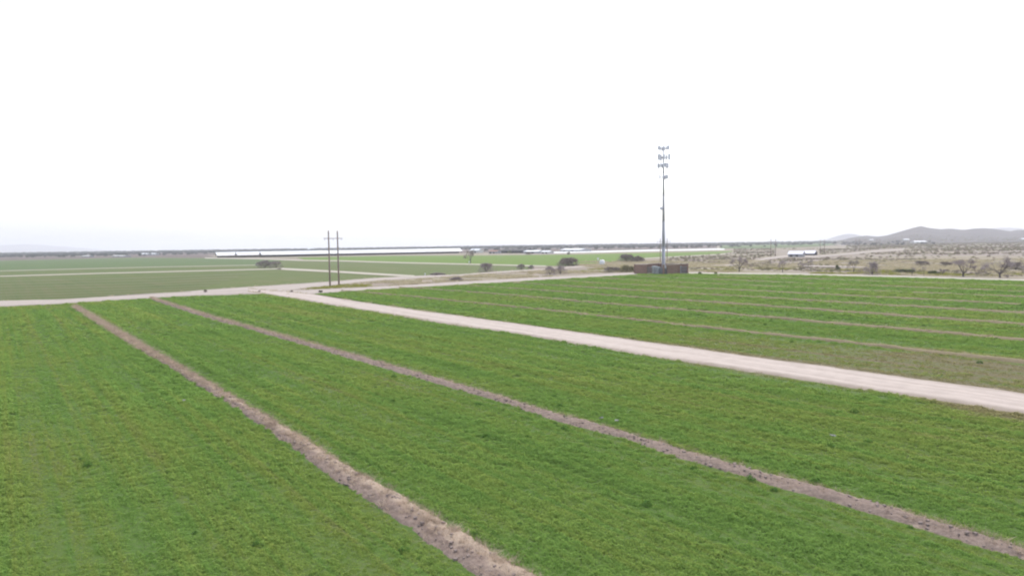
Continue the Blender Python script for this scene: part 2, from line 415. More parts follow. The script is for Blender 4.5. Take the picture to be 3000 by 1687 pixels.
BB = Strip([(442, 871), (456, 875), (616.6, 925.6), (819, 981.5), (1029, 1035.7), (1186, 1081), (1300, 1112.5), (1448, 1155), (1593, 1200), (1697, 1228), (1835, 1266), (1973, 1307), (2100, 1342), (2300, 1398), (2466, 1443), (2632, 1491), (2822, 1550), (3000, 1602), (3500, 1755)],
           [(440, 878.5), (610, 934), (802, 987), (994, 1042.6), (1169, 1093), (1294, 1130), (1455, 1176), (1600, 1226), (1714, 1259), (1818, 1286), (1938.5, 1328), (2094, 1376), (2300, 1436), (2490, 1488.5), (2632, 1526), (2774, 1574), (2916.5, 1621), (3000, 1645), (3500, 1812)])
def cl(c, w_px):   # centre line with vertical half-width growing with closeness
    c = np.array(c, float); k = (c[:, 1] - hor(c[:, 0])) ** 2 / 20000. * w_px
    return Strip(np.stack([c[:, 0], c[:, 1] - k], 1), np.stack([c[:, 0], c[:, 1] + k], 1))
RB = [cl(c, .66) for c in (
    [(1000, 852), (1039, 855), (1207.6, 870.6), (1500, 899), (1772, 929), (2200, 975), (2510.5, 1008), (2821, 1042), (3000, 1062), (3500, 1119)],
    [(1170, 843), (1207.6, 844), (1500, 866.6), (1826, 895), (2200, 926.5), (2510.5, 954), (3000, 997), (3500, 1041)],
    [(1350, 837), (1500, 846), (1731, 862.5), (1962, 878.8), (2200, 894), (2510.5, 917), (3000, 952), (3500, 989)],
    [(1500, 829), (1595, 835), (1772, 846), (1989, 859.8), (2200, 871), (2510, 890), (3000, 918), (3500, 948)],
    [(1640, 822), (1772, 831), (1908, 838.5), (2200, 852), (2603.7, 873), (3000, 892.8), (3500, 918)],
    [(1760, 815), (1908, 825), (2200, 837), (2464, 849), (3000, 871), (3500, 893)],
    [(1860, 810), (2130, 821), (2417, 832.6), (3000, 855), (3500, 876)],
    [(2100, 808), (2500, 822), (2821, 832.6), (3000, 839), (3500, 858)])]
STR = [BA, BB] + RB

# sheets under the crops
def sheet_from(pix, z, mat): return poly_sheet('field', pix, z, mat)
sheet_from([(-700, 930), (0, 896), (349, 877), (700, 860), (780, 858), (1126, 912), (1500, 965), (2043, 1050), (3000, 1195), (3500, 1270), (3500, 2600), (1500, 4200), (-700, 2600)], .02, NEARF)
sheet_from([(905, 857), (1207, 839), (1500, 823), (1744, 809), (1860, 804.5), (2000, 801.5), (2300, 804), (2603, 811), (3000, 822), (3560, 839), (3560, 1240), (3000, 1165), (2043, 1035), (1500, 955), (1126, 897)], .025, NEARF)
# mid-left and far fields
sheet_from([(-500, 812), (0, 763.5), (378, 755.4), (600, 756), (763, 758), (880, 763), (996, 765), (1200, 771), (1394, 776), (1560, 780), (1560, 789), (1449, 797), (1343, 805), (1207, 809), (963, 826), (750, 840), (349, 867), (0, 884), (-500, 908)], .02, MIDF)
sheet_from([(-500, 796), (0, 763.8), (378, 755.8), (600, 756.4), (763, 758.4), (830, 766), (749, 776.5), (437, 782.8), (0, 793.8), (-500, 808)], .06, PALEF)
sheet_from([(895, 762), (870, 754.5), (1150, 749.5), (1422, 748.5), (1693, 745.3), (1850, 741.5), (1990, 739), (2146, 735), (2146, 737.5), (2099, 744), (1890, 755), (1760, 772), (1640, 779), (1394, 774), (1200, 770), (996, 764)], .06, BRIGHTF)
sheet_from([(-900, 764), (0, 753), (240, 751.5), (600, 746), (640, 755.5), (378, 755), (0, 763), (-900, 782)], .05, FALLOW)
sheet_from([(-1200, 756), (-1200, 770), (0, 753), (640, 747), (1380, 741), (1500, 739), (2100, 729), (2100, 714), (1500, 722), (600, 735), (0, 742.6)], .03, FALLOW)
sheet_from([(2110, 717.5), (2270, 713), (2420, 711), (2480, 713.5), (2400, 722), (2250, 727), (2110, 728)], .3, PALEF)
sheet_from([(1500, 727), (1850, 722), (2000, 721), (2000, 727), (1850, 731), (1500, 735)], .2, FALLOW)

def strip_obj(name, S, mat, step, across, zf, jit): return tag(link(name, S.mesh(name, mat, step, across, zf, jit)), kind='structure')
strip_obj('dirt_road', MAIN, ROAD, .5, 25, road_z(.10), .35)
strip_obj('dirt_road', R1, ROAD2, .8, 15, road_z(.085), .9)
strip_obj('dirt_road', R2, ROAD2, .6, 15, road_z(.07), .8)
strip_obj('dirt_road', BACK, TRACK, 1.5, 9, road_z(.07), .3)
strip_obj('earth_berm', BA, BERM_A, .10, 15, berm_z(.13, .20), .34)
strip_obj('earth_berm', BB, BERM_B, .12, 15, berm_z(.15, .19), .32)
for S in RB: strip_obj('earth_berm', S, BERM_C, .5, 9, berm_z(.24, .14), .2)
def track_px(c, hw, mat=TRACK, z=.09, step=4.):
    c = np.array(c, float); S = Strip(np.stack([c[:, 0], c[:, 1] - hw], 1), np.stack([c[:, 0], c[:, 1] + hw], 1))
    return strip_obj('farm_track', S, mat, step, 5, lambda U, T, X, Y: z + 0 * U, .3)
track_px([(-500, 822), (0, 809.8), (306, 800.8), (750, 789.7), (825, 787.6)], 1.5)
track_px([(812, 787.3), (973, 795.6), (1089, 802.6), (1152, 806.3), (1215, 810)], 3.0)
track_px([(-500, 806), (0, 794), (437, 783), (749, 777)], .8)
track_px([(600, 756), (763, 758.3), (879.5, 763), (996, 764.6), (1200, 770.7), (1394, 775), (1600, 780.2)], 1.7, z=.12)
for k in range(7):      # low irrigation borders of the thin crop beyond the road
    y0 = 875 - k * 8.3; track_px([(-400, y0 + 9), (0, y0), (300 + 30 * k, y0 - 9.2 - .5 * k), (560 + 28 * k, y0 - 20 - .5 * k)], .55, z=.10, mat=STUB)
track_px([(1890, 757.5), (1975, 753), (2080, 747), (2140, 743), (2210, 738)], 1.2, z=.1)
track_px([(1620, 740), (1750, 737.5), (1900, 734), (2123, 730.2)], 2.2, z=.15, mat=flat('white_gravel', (.66, .65, .62), .9, .1, .05))
track_px([(1530, 741), (1620, 739.7), (1700, 739)], 1.2, z=.16, mat=MATS['white_gravel'])
track_px([(2395, 752), (2450, 747.5), (2520, 741), (2580, 735), (2650, 731.5)], 2.2, z=.12, mat=ROAD2)
track_px([(2000, 783), (2120, 778), (2200, 768), (2245, 758), (2300, 751), (2400, 752)], 3.2, z=.10, mat=ROAD2)
track_px([(2060, 770), (2130, 762), (2200, 768), (2330, 779), (2560, 783)], 2., z=.11, mat=ROAD2)
track_px([(2560, 780), (2640, 778.5), (2780, 782), (3000, 794)], 1.6, z=.10, mat=ROAD2)
track_px([(2440, 714), (2455, 716.5), (2475, 721)], .9, z=.4, mat=ROAD2)

# ------------------------------------------------------------------ scattered stuff by geometry nodes
def gn_scatter(name, P_, scl, protos, label=None):
    """one object: points that each carry one small plant mesh"""
    me = bpy.data.meshes.new(name); me.vertices.add(len(P_)); me.vertices.foreach_set('co', P_.astype(np.float32).ravel())
    a = me.attributes.new('scl', 'FLOAT_VECTOR', 'POINT'); a.data.foreach_set('vector', scl.astype(np.float32).ravel())
    rot = np.zeros((len(P_), 3)); rot[:, 2] = rng.uniform(0, 6.283, len(P_)); rot[:, :2] = rng.normal(0, .12, (len(P_), 2))
    a = me.attributes.new('rot', 'FLOAT_VECTOR', 'POINT'); a.data.foreach_set('vector', rot.astype(np.float32).ravel())
    a = me.attributes.new('idx', 'INT', 'POINT'); a.data.foreach_set('value', rng.integers(0, len(protos), len(P_)).astype(np.int32))
    o = link(name, me); o['kind'] = 'stuff'
    if label: o['label'] = label
    g = bpy.data.node_groups.new('scatter', 'GeometryNodeTree')
    g.interface.new_socket('Geometry', in_out='INPUT', socket_type='NodeSocketGeometry'); g.interface.new_socket('Geometry', in_out='OUTPUT', socket_type='NodeSocketGeometry')
    N = g.nodes; gi = N.new('NodeGroupInput'); go = N.new('NodeGroupOutput'); ip = N.new('GeometryNodeInstanceOnPoints'); jn = N.new('GeometryNodeJoinGeometry')
    for p in reversed(protos):
        oi = N.new('GeometryNodeObjectInfo'); oi.inputs['Object'].default_value = p; oi.inputs['As Instance'].default_value = True
        g.links.new(oi.outputs['Geometry'], jn.inputs[0])
    def at(nm, ty):
        x = N.new('GeometryNodeInputNamedAttribute'); x.data_type = ty; x.inputs['Name'].default_value = nm; return x.outputs['Attribute']
    ip.inputs['Pick Instance'].default_value = True
    g.links.new(gi.outputs[0], ip.inputs['Points']); g.links.new(jn.outputs[0], ip.inputs['Instance']); g.links.new(at('idx', 'INT'), ip.inputs['Instance Index'])
    er = N.new('FunctionNodeEulerToRotation'); g.links.new(at('rot', 'FLOAT_VECTOR'), er.inputs[0]); g.links.new(er.outputs[0], ip.inputs['Rotation'])
    g.links.new(at('scl', 'FLOAT_VECTOR'), ip.inputs['Scale']); g.links.new(ip.outputs[0], go.inputs[0])
    md = o.modifiers.new('scatter', 'NODES'); md.node_group = g
    return o
def proto(name, me): return bpy.data.objects.new(name, me)
def leaf_clump(name, nleaf, r, h, size, mat, seed, up=.5, slim=.55):
    q = random.Random(seed); b_ = MB()
    for k in range(nleaf):
        t = q.uniform(0, 6.283); rad = r * math.sqrt(q.random()); z = h * (1 - (rad / r) ** 2 * .6) * q.uniform(.25, 1.)
        c_ = Vector((rad * math.cos(t), rad * math.sin(t), z))
        nrm = Vector((q.gauss(0, .6) + math.cos(t) * .4, q.gauss(0, .6) + math.sin(t) * .4, up + q.random() * .7)).normalized()
        a = nrm.orthogonal().normalized(); a.rotate(__import__('mathutils').Quaternion(nrm, q.uniform(0, 6.28))); bb = nrm.cross(a)
        s_ = size * q.uniform(.7, 1.35)
        b_.add([c_ - a * s_, c_ - bb * s_ * slim, c_ + a * s_, c_ + bb * s_ * slim], [(0, 1, 2, 3)])
    return proto(name, b_.mesh(name, mat))
def grass_clump(name, nb, r, h, wd, mat, seed, lean=.5):
    q = random.Random(seed); b_ = MB()
    for k in range(nb):
        t = q.uniform(0, 6.283); rad = r * math.sqrt(q.random()); p = Vector((rad * math.cos(t), rad * math.sin(t), -.02))
        tip = p + Vector((q.gauss(0, lean) * h, q.gauss(0, lean) * h, h * q.uniform(.5, 1.1)))
        s_ = Vector((math.cos(t * 3), math.sin(t * 3), 0)) * wd * q.uniform(.6, 1.3)
        b_.add([p - s_, p + s_, tip], [(0, 1, 2)])
    return proto(name, b_.mesh(name, mat))

crop_protos = [leaf_clump('crop_clump', 50, .16, .13, .036, CROP, 10 + k, .9) for k in range(5)]
crop_big = [leaf_clump('crop_tuft', 90, .20, .30, .045, MATS.setdefault('dk', leaf_mat('dark_crop_leaf', (.085, .17, .042), (.12, .22, .05))), 40 + k) for k in range(3)]

def wedge(dens, r0, r1, half=math.radians(46)):
    area = half * (r1 * r1 - r0 * r0); n_ = int(area * dens)
    r = np.sqrt(rng.uniform(r0 * r0, r1 * r1, n_)); t = rng.uniform(-half, half, n_)
    return np.stack([r * np.sin(t), r * np.cos(t), np.zeros(n_)], 1)
def in_near(px, py):
    top = np.where(px < 790, np.interp(px, R1.l[:, 0], R1.l[:, 1]), np.interp(px, MAIN.l[:, 0], MAIN.l[:, 1])); return py > top
def in_right(px, py):
    lo = np.interp(px, MAIN.u[:, 0], MAIN.u[:, 1])
    hi = np.where(px < 1870, np.interp(px, R2.l[:, 0], R2.l[:, 1]), np.interp(px, BACK.l[:, 0], BACK.l[:, 1] + 1)); hi = np.where(px < 905, 9e9, hi)
    return (py < lo) & (py > hi) & (px > 905)
def edge_jit(P_, px, py):
    """move the test point so that crop edges come out ragged"""
    e = (fbm(P_[:, 0] / .7, P_[:, 1] / .7, 31, 3) - .5) * .9
    Q = P_.copy(); Q[:, 0] += e * .8; Q[:, 1] += e * .6
    return proj(Q)[:2]
def sparse_np(P_):
    s_ = P_[:, 0] * .8 + P_[:, 1] * .6; t_ = -P_[:, 0] * .6 + P_[:, 1] * .8; wob = fbm(P_[:, 0] * .12, P_[:, 1] * .12, 2, 3) * 14
    return smooth(77, 69, s_ + wob) * smooth(50, 54, s_ + wob) * smooth(62, 32, t_ + wob)
def wheel(c):   # tractor wheel marks where the crop is thin
    c = np.array(c, float); k = (c[:, 1] - hor(c[:, 0])) / H * .16
    return Strip(np.stack([c[:, 0] + k * .8, c[:, 1]], 1), np.stack([c[:, 0] - k * .8, c[:, 1]], 1)) 
WHEEL = [wheel(c) for c in ([(30, 1080), (77, 1200), (120, 1360), (175, 1570), (220, 1740)], [(300, 920), (560, 1025), (1010, 1185), (1420, 1330), (2300, 1640)], [(340, 918), (640, 1027), (1120, 1190), (1560, 1340), (2400, 1630)],
                            [(1000, 945), (1500, 1060), (2000, 1180), (2600, 1330), (3300, 1500)])]
parts_n, parts_r = [], []
for r0, r1, dens, k in ((9, 30, 95, .66), (30, 48, 55, .85), (48, 90, 21., 1.3), (90, 260, 5.0, 2.5)):
    P_ = wedge(dens, r0, r1); px, py, _ = proj(P_); px, py = edge_jit(P_, px, py)
    bad = np.zeros(len(P_), bool)
    for S in STR: bad |= S.contains(px, py, 0, 0)
    patch = fbm(P_[:, 0] / 9, P_[:, 1] / 9, 55, 4); th = fbm(P_[:, 0] / 1.3, P_[:, 1] / 1.3, 77, 3)
    sp_ = sparse_np(P_)
    wt = np.zeros(len(P_))
    for S in WHEEL: wt = np.maximum(wt, S.contains(px, py) * 1.)
    keep = ~bad & (rng.random(len(P_)) > wt * .45) & (rng.random(len(P_)) < np.clip(.85 + .5 * (th - .4), .6, 1) * (1 - .40 * sp_))
    rs_ = vn((P_[:, 0] * .8 + P_[:, 1] * .6) / .85, (-P_[:, 0] * .6 + P_[:, 1] * .8) / 60, 13)
    s_ = k * (.66 + .42 * smooth(.2, .8, rs_)) * (.72 + .75 * patch) * rng.uniform(.7, 1.3, len(P_)) * (1 - .35 * sp_)
    puff = fbm(P_[:, 0] / .34, P_[:, 1] / .34, 19, 2) if k < 1.2 else fbm(P_[:, 0] / .9, P_[:, 1] / .9, 19, 2)
    hz_ = .65 + .7 * smooth(.25, .75, puff); s_ = s_ * (.93 + .14 * smooth(.25, .75, puff))
    S3 = np.stack([s_, s_, hz_ * s_ * (1. if k < 1 else .8 if k < 2 else .55)], 1)
    for acc, msk in ((parts_n, in_near(px, py)), (parts_r, in_right(px, py))):
        q = keep & msk; acc.append((P_[q], S3[q]))
for acc, lb in ((parts_n, 'low green alfalfa in strips left of the dirt road'), (parts_r, 'low green alfalfa in strips right of the dirt road')):
    gn_scatter('crop', np.concatenate([a for a, _ in acc]), np.concatenate([b_ for _, b_ in acc]), crop_protos, lb)
# scattered taller dark tufts
P_ = np.concatenate([wedge(.22, 10, 45), wedge(.05, 45, 130)]); px, py, _ = proj(P_)
cl_ = fbm(P_[:, 0] / 5, P_[:, 1] / 5, 91, 3)
near_b = np.zeros(len(P_), bool)
for S in STR[:4]: near_b |= S.contains(px, py, 22, 26)
ok = (in_near(px, py) | in_right(px, py)) & ((cl_ > .60) | (near_b & (rng.random(len(P_)) < .9)))
for S in STR: ok &= ~S.contains(px, py)
s_ = .3 + .75 * rng.random(ok.sum()) ** 2; gn_scatter('crop', P_[ok], np.stack([s_ * 1.2, s_ * 1.2, s_], 1), crop_big, 'taller dark green tufts dotted through the alfalfa')

# dry straw lying on the berms
STRAW = leaf_mat('dry_straw', (.57, .45, .345), (.43, .33, .255), .25)
straw_protos = [grass_clump('straw_tuft', 26, .16, .15, .007, STRAW, 70 + k, 1.1) for k in range(4)]
acc = []
for S, dens, side in ((BA, 17, .78), (BB, 6, .95)):
    xs, t = S.rows(.25); a = np.array([G(x, y) for x, y in zip(xs, S.yu(xs))]); b_ = np.array([G(x, y) for x, y in zip(xs, S.yl(xs))])
    n_ = int(t[-1] * dens); i = rng.integers(0, len(xs) - 1, n_); u = 1 - np.clip(rng.beta(3, 1.3, n_) * 1.02 * (side / .8) + rng.normal(0, .08, n_), 0, 1.08)
    fr = rng.random(n_)[:, None]; A2 = a[i] * (1 - fr) + a[i + 1] * fr; B2 = b_[i] * (1 - fr) + b_[i + 1] * fr
    p = A2 * (1 - u)[:, None] + B2 * u[:, None]; p[:, 2] = .02 + .11 * np.clip(np.sin(np.pi * np.clip(u, 0, 1)), 0, 1)
    acc.append(p)
for S in RB[:4]:
    xs, t = S.rows(.5); a = np.array([G(x, y) for x, y in zip(xs, (S.yu(xs) * .65 + S.yl(xs) * .35))]); n_ = int(t[-1] * 1.8); i = rng.integers(0, len(xs) - 1, n_)
    p = a[i] + rng.normal(0, .35, (n_, 3)); p[:, 2] = .12; acc.append(p)
p = np.concatenate(acc); s_ = rng.uniform(.7, 1.5, len(p)) * np.clip(np.linalg.norm(p, axis=1) / 45, 1, 1.9)
gn_scatter('dry_straw', p, np.stack([s_, s_, s_], 1), straw_protos, 'pale dry straw lying along the earth berms')
# clods on the berms
CLOD = flat('clod_soil', (.24, .19, .17), .95, .25, 8.)
def clod(k):
    b_ = MB(); q = random.Random(k); v = [(x * q.uniform(.6, 1.1), y * q.uniform(.6, 1.1), z * q.uniform(.5, .9)) for x in (-1, 1) for y in (-1, 1) for z in (-.4, 1)]
    b_.add(v, [(0, 1, 3, 2), (4, 6, 7, 5), (0, 4, 5, 1), (2, 3, 7, 6), (1, 5, 7, 3)]); return proto('clod', b_.mesh('clod', CLOD))
acc = []
for S in (BA, BB):
    xs, t = S.rows(.25); a = np.array([G(x, y) for x, y in zip(xs, S.yu(xs))]); b_ = np.array([G(x, y) for x, y in zip(xs, S.yl(xs))])
    n_ = int(t[-1] * 12); i = rng.integers(0, len(xs), n_); u = rng.uniform(.1, .98, n_)
    p = a[i] * (1 - u)[:, None] + b_[i] * u[:, None]; p[:, 2] = .13 * np.sin(np.pi * u) + .01; acc.append(p)
p = np.concatenate(acc); s_ = .02 + .05 * rng.random(len(p)) ** 3
gn_scatter('soil_clods', p, np.stack([s_] * 3, 1), [clod(k) for k in range(4)], 'small brown soil clods on the earth berms')

# dry grass and weeds of the canal corridor and the verge in front of the desert
GRASS = leaf_mat('verge_grass', (.48, .42, .26), (.60, .52, .38), .3)
YGRASS = leaf_mat('yellow_green_grass', (.30, .31, .07), (.38, .36, .12), .3)
gp = [grass_clump('grass_tuft', 40, .5, .45, .03, GRASS, 90 + k, .45) for k in range(3)]
yp = [grass_clump('green_tuft', 40, .5, .35, .03, YGRASS, 95 + k, .45) for k in range(3)]
sm_ = [grass_clump('edge_tuft', 24, .16, .13, .012, GRASS, 110 + k, .8) for k in range(3)]
acc = []
for S, dn_ in ((MAIN, 5.), (R1, 1.2), (R2, 1.5)):
    xs, t = S.rows(.3); a = np.array([G(x, y) for x, y in zip(xs, S.yu(xs))]); b_ = np.array([G(x, y) for x, y in zip(xs, S.yl(xs))])
    n_ = int(t[-1] * dn_); i = rng.integers(0, len(xs), n_); i = i[fbm(t[i] / 4, t[i] * 0, 15, 3) > .42]; n_ = len(i)
    u = np.where(rng.random(n_) < .5, rng.normal(.03, .05, n_), rng.normal(.97, .05, n_))
    p = a[i] * (1 - u)[:, None] + b_[i] * u[:, None]; p[:, 2] = .03; acc.append(p)
p = np.concatenate(acc); s_ = rng.uniform(.6, 1.5, len(p)) * np.clip(np.linalg.norm(p, axis=1) / 60, 1, 2.)
gn_scatter('verge_grass', p, np.stack([s_, s_, s_], 1), sm_, 'small dry tufts along the edges of the dirt roads')
ok_pts = []
P_ = wedge(1.3, 150, 420); px, py, _ = proj(P_)
cor = (px > 880) & (px < 1860) & (py < np.interp(px, R2.u[:, 0], R2.u[:, 1])) & (py > np.interp(px, R1.l[:, 0], R1.l[:, 1]) + .5)
ver = (px > 1700) & (py < np.interp(px, BACK.u[:, 0], BACK.u[:, 1])) & (py > 765 - (px - 1700) * .004) & ~((px > 1855) & (px < 2025) & (py > 790))
dn = fbm(P_[:, 0] / 12, P_[:, 1] / 12, 61, 3)
k_ = (cor | ver) & (dn > .50); yl = ((px > 900) & (px < 1080) & (py > 833)) | ((py > np.interp(px, BACK.u[:, 0], BACK.u[:, 1]) - 14) & (dn > .55) & ver)
for msk, pr, lb in ((k_ & ~yl, gp, 'dry tan grass between the canal roads and beyond the field'), (k_ & yl | ((px > 905) & (px < 1085) & cor & (py > 834)), yp, 'yellow green grass around the wooden poles and along the verge')):
    s_ = rng.uniform(.6, 1.5, msk.sum()); gn_scatter('verge_grass', P_[msk], np.stack([s_, s_, s_], 1), pr, lb)

# desert scrub: far too much to count
SCRUB = leaf_mat('scrub_leaf', (.21, .20, .125), (.29, .27, .16), .35); SCRUB2 = leaf_mat('scrub_dry', (.24, .19, .155), (.32, .265, .21), .35)
def bush(k, mat): return leaf_clump('scrub_bush', 110, .75, .85, .13, mat, 200 + k, .2, .7)
sp_protos = [bush(k, SCRUB if k % 2 else SCRUB2) for k in range(6)]
acc = []; sca = []
for r0, r1, dens, sc_ in ((205, 420, .12, .65), (420, 900, .045, .95), (900, 1900, .013, 1.5)):
    P_ = wedge(dens, r0, r1, math.radians(48)); px, py, _ = proj(P_)
    lim = np.interp(px, [1700, 1890, 2000, 2150, 2300, 2700, 3000, 3600], [790, 757, 752, 742, 735, 712, 708, 705])
    ok = (px > 1960) & (py < np.interp(px, BACK.u[:, 0], BACK.u[:, 1]) - 6) & ((px > 2150) | (py > lim)) & ~((px > 2270) & (px < 2400) & (py > 730) & (py < 757))
    ok &= ~((py > 708) & (py < 729) & (px < 2480) & (px > 2100))
    for lx, ly, lw in (([2385, 2450, 2520, 2580, 2650], [752, 747.5, 741, 735, 731.5], 5), ([2000, 2120, 2200, 2245, 2300, 2400], [783, 778, 768, 758, 751, 752], 6)):
        ok &= ~((px > lx[0]) & (px < lx[-1]) & (np.abs(py - np.interp(px, lx, ly)) < lw))
    dn = fbm(P_[:, 0] / 45, P_[:, 1] / 45, 71, 3); ok &= rng.random(len(P_)) < smooth(.3, .62, dn) * .9 + .1
    p = P_[ok]; p[:, 2] = np.maximum(hill_z(p[:, 0], p[:, 1]), 0) if r1 > 1000 else 0
    acc.append(p); sca.append(sc_ * rng.uniform(.45, 1.35, ok.sum()))
P_ = wedge(.0028, 1500, 2650, math.radians(46)); P_ = P_[P_[:, 0] > P_[:, 1] * .47]; P_[:, 2] = hill_z(P_[:, 0], P_[:, 1]); P_ = P_[P_[:, 2] > 1]
acc.append(P_); sca.append(rng.uniform(1.2, 3.4, len(P_)))
p = np.concatenate(acc); s_ = np.concatenate(sca)
gn_scatter('desert_scrub', p, np.stack([s_ * 1.15, s_ * 1.15, s_ * .85], 1), sp_protos, 'low grey green scrub dotted over the desert and the hill')

# far tree belts along the horizon, one mass
FART = leaf_mat('far_trees', (.085, .09, .085), (.12, .12, .105), .15)
def far_tree(k):
    b_ = MB(); q = random.Random(k)
    for j in range(130):
        t = q.uniform(0, 6.283); zz = q.random(); rad = 3.2 * math.sqrt(q.random()) * (1 - .75 * abs(zz - .45))
        c_ = Vector((rad * math.cos(t), rad * math.sin(t), .6 + 6.2 * zz)); nrm = Vector((q.gauss(0, 1), q.gauss(0, 1), q.gauss(.3, .6))).normalized()
        a = nrm.orthogonal().normalized(); bb = nrm.cross(a); s_ = q.uniform(.45, .95)
        b_.add([c_ - a * s_, c_ - bb * s_ * .7, c_ + a * s_, c_ + bb * s_ * .7], [(0, 1, 2, 3)])
    b_.tube((0, 0, -.3), (0, 0, 3.5), .25, .12, 5)
    return proto('far_tree', b_.mesh('far_tree', FART))
ftp = [far_tree(300 + k) for k in range(6)]
acc = []; sca = []
for n_, d0, d1, s0, s1 in ((1700, 1150, 1700, .4, .85), (5200, 1700, 2600, .5, 1.15), (5200, 2600, 4200, .7, 1.5)):
    yy = np.sqrt(rng.uniform(d0 * d0, d1 * d1, n_)); a_ = rng.uniform(-1.05, .62, n_); x_ = a_ * yy
    dn = fbm(x_ / 260, yy / 90, 81, 3); ok = (dn > np.where(yy < 1700, .5, .40)) & ~((a_ > .44) & (yy < 2400) & (rng.random(n_) < .8))
    z_ = np.maximum(hill_z(x_, yy), 0); ok &= z_ < 3
    acc.append(np.stack([x_, yy, z_], 1)[ok]); sca.append(rng.uniform(s0, s1, ok.sum()))
p = np.concatenate(acc); s_ = np.concatenate(sca)
gn_scatter('tree_belt', p, np.stack([s_ * 1.5, s_ * 1.5, s_ * .8], 1), ftp, 'hazy belts of far trees along the flat horizon')

# ------------------------------------------------------------------ trees and shrubs that can be told apart
BARK = flat('mesquite_bark', (.14, .115, .108), .95, .2, 3.); TWIG = flat('bare_twigs', (.36, .30, .295), .95, .2, 1.)
TWIGD = flat('dark_twigs', (.335, .28, .28), .95, .2, 1.)
LEAFO = leaf_mat('olive_leaf', (.21, .185, .14), (.25, .215, .16), .3); LEAFG = leaf_mat('green_weed_leaf', (.12, .15, .06), (.16, .19, .07), .3); LEAFY = leaf_mat('yellow_bush_leaf', (.21, .20, .07), (.25, .23, .09))
def woody(name, pxy, hpx, wpx, label, cat='shrub', twig=TWIG, leaf=None, nleaf=0, nlimb=5, low=.15, dense=1., group=None, seed=0, flatt=1., z=0.):
    if name in ('dark_shrub', 'brown_shrub'): hpx *= .88; wpx *= .9
    base = G(pxy[0], pxy[1], z); k = base[1] / F; h = hpx * k; wd = wpx * k * .5; q = random.Random(seed + int(pxy[0]))
    root = tag(empty(name, base), label, cat, group); root.rotation_euler.z = 0
    t = MB(); tw = MB(); lf = MB(); r0 = max(.05, h * .028)
    zt = h * low
    t.tube((0, 0, -.1), (q.gauss(0, .03) * h, q.gauss(0, .02) * h, zt), r0 * 1.35, r0, 7)
    def limb(p, d, L, r, lev):
        if lev == 0 or L < .12 * h * .3:
            for _ in range(int(5 * dense)):
                e = (d + Vector((q.gauss(0, .65), q.gauss(0, .65), q.gauss(.15, .5)))).normalized() * L * q.uniform(.7, 1.5)
                tw.tube(p, p + e, max(r * .8, .022), .012, 3, False); m_ = p + e * .55
                for _ in range(2):
                    e2 = (e.normalized() + Vector((q.gauss(0, .8), q.gauss(0, .8), q.gauss(0, .6)))).normalized() * L * .7
                    tw.tube(m_, m_ + e2, .02, .01, 3, False)
                if leaf:
                    for _ in range(nleaf):
                        c_ = p + e * q.uniform(.2, 1.1) + Vector((q.gauss(0, .12), q.gauss(0, .12), q.gauss(0, .12))) * h * .25
                        if c_.z < .05: c_.z = .05
                        nrm = Vector((q.gauss(0, 1), q.gauss(0, 1), q.gauss(.3, .6))).normalized(); a = nrm.orthogonal().normalized(); bb = nrm.cross(a); s_ = q.uniform(.05, .11) * max(1, h * .35)
                        lf.add([c_ - a * s_, c_ - bb * s_ * .6, c_ + a * s_, c_ + bb * s_ * .6], [(0, 1, 2, 3)])
            return
        nseg = 2; pp = p; dd = d.copy()
        for s_ in range(nseg):
            dd = (dd + Vector((q.gauss(0, .18), q.gauss(0, .18), q.gauss(.05, .12)))).normalized(); nx = pp + dd * L / nseg
            t.tube(pp, nx, r * (1 - .25 * s_), r * (1 - .25 * (s_ + 1)), 5, False); pp = nx
        for _ in range(q.choice((2, 3))):
            limb(pp, (dd + Vector((q.gauss(0, .5), q.gauss(0, .5), q.gauss(.05, .3)))).normalized(), L * q.uniform(.6, .8), r * .55, lev - 1)
    # limbs are grown, then the whole plant is fitted to its size
    for k_ in range(nlimb):
        a = 6.283 * k_ / nlimb + q.uniform(-.4, .4); tilt = q.uniform(.35, 1.) if wd > .35 * h else q.uniform(.15, .5)
        d = Vector((math.cos(a) * math.sin(tilt) , math.sin(a) * math.sin(tilt), math.cos(tilt)))
        limb(Vector((0, 0, zt * q.uniform(.6, 1))), d, h * .32, r0 * .62, 2)
    if low <= .1:      # bushy to the ground: twigs fill a dome
        for _ in range(int(210 * dense)):
            a = q.uniform(0, 6.283); el = math.asin(q.random()) ; rr2 = q.uniform(.25, 1.) ** .6
            rr2 *= .72 + .36 * float(vn(a * 1.3, el * 2.2, 17 + seed))
            p = Vector((math.cos(a) * math.cos(el) * rr2, math.sin(a) * math.cos(el) * rr2, math.sin(el) * rr2)) * h * .8
            e = (p.normalized() + Vector((q.gauss(0, .5), q.gauss(0, .5), q.gauss(.3, .4)))).normalized() * h * q.uniform(.10, .24)
            tw.tube(p - e * .6, p + e * .6, max(.018, h * .008), .008, 3, False)
            if leaf:
                for _ in range(max(1, nleaf // 2)):
                    c_ = p + Vector((q.gauss(0, 1), q.gauss(0, 1), q.gauss(0, 1))) * h * .06
                    nrm = Vector((q.gauss(0, 1), q.gauss(0, 1), q.gauss(.3, .6))).normalized(); a2 = nrm.orthogonal().normalized(); bb = nrm.cross(a2); s_ = q.uniform(.5, 1.) * h * .045
                    lf.add([c_ - a2 * s_, c_ - bb * s_ * .6, c_ + a2 * s_, c_ + bb * s_ * .6], [(0, 1, 2, 3)])
    V = np.array(tw.v + t.v); mx = np.percentile(np.abs(V[:, :2]), 96) + 1e-6; mz = np.percentile(V[:, 2], 99)
    for b_ in (t, tw, lf):
        b_.v = [(v[0] / mx * wd, v[1] / mx * wd, v[2] / mz * h if v[2] > 0 else v[2]) for v in b_.v]
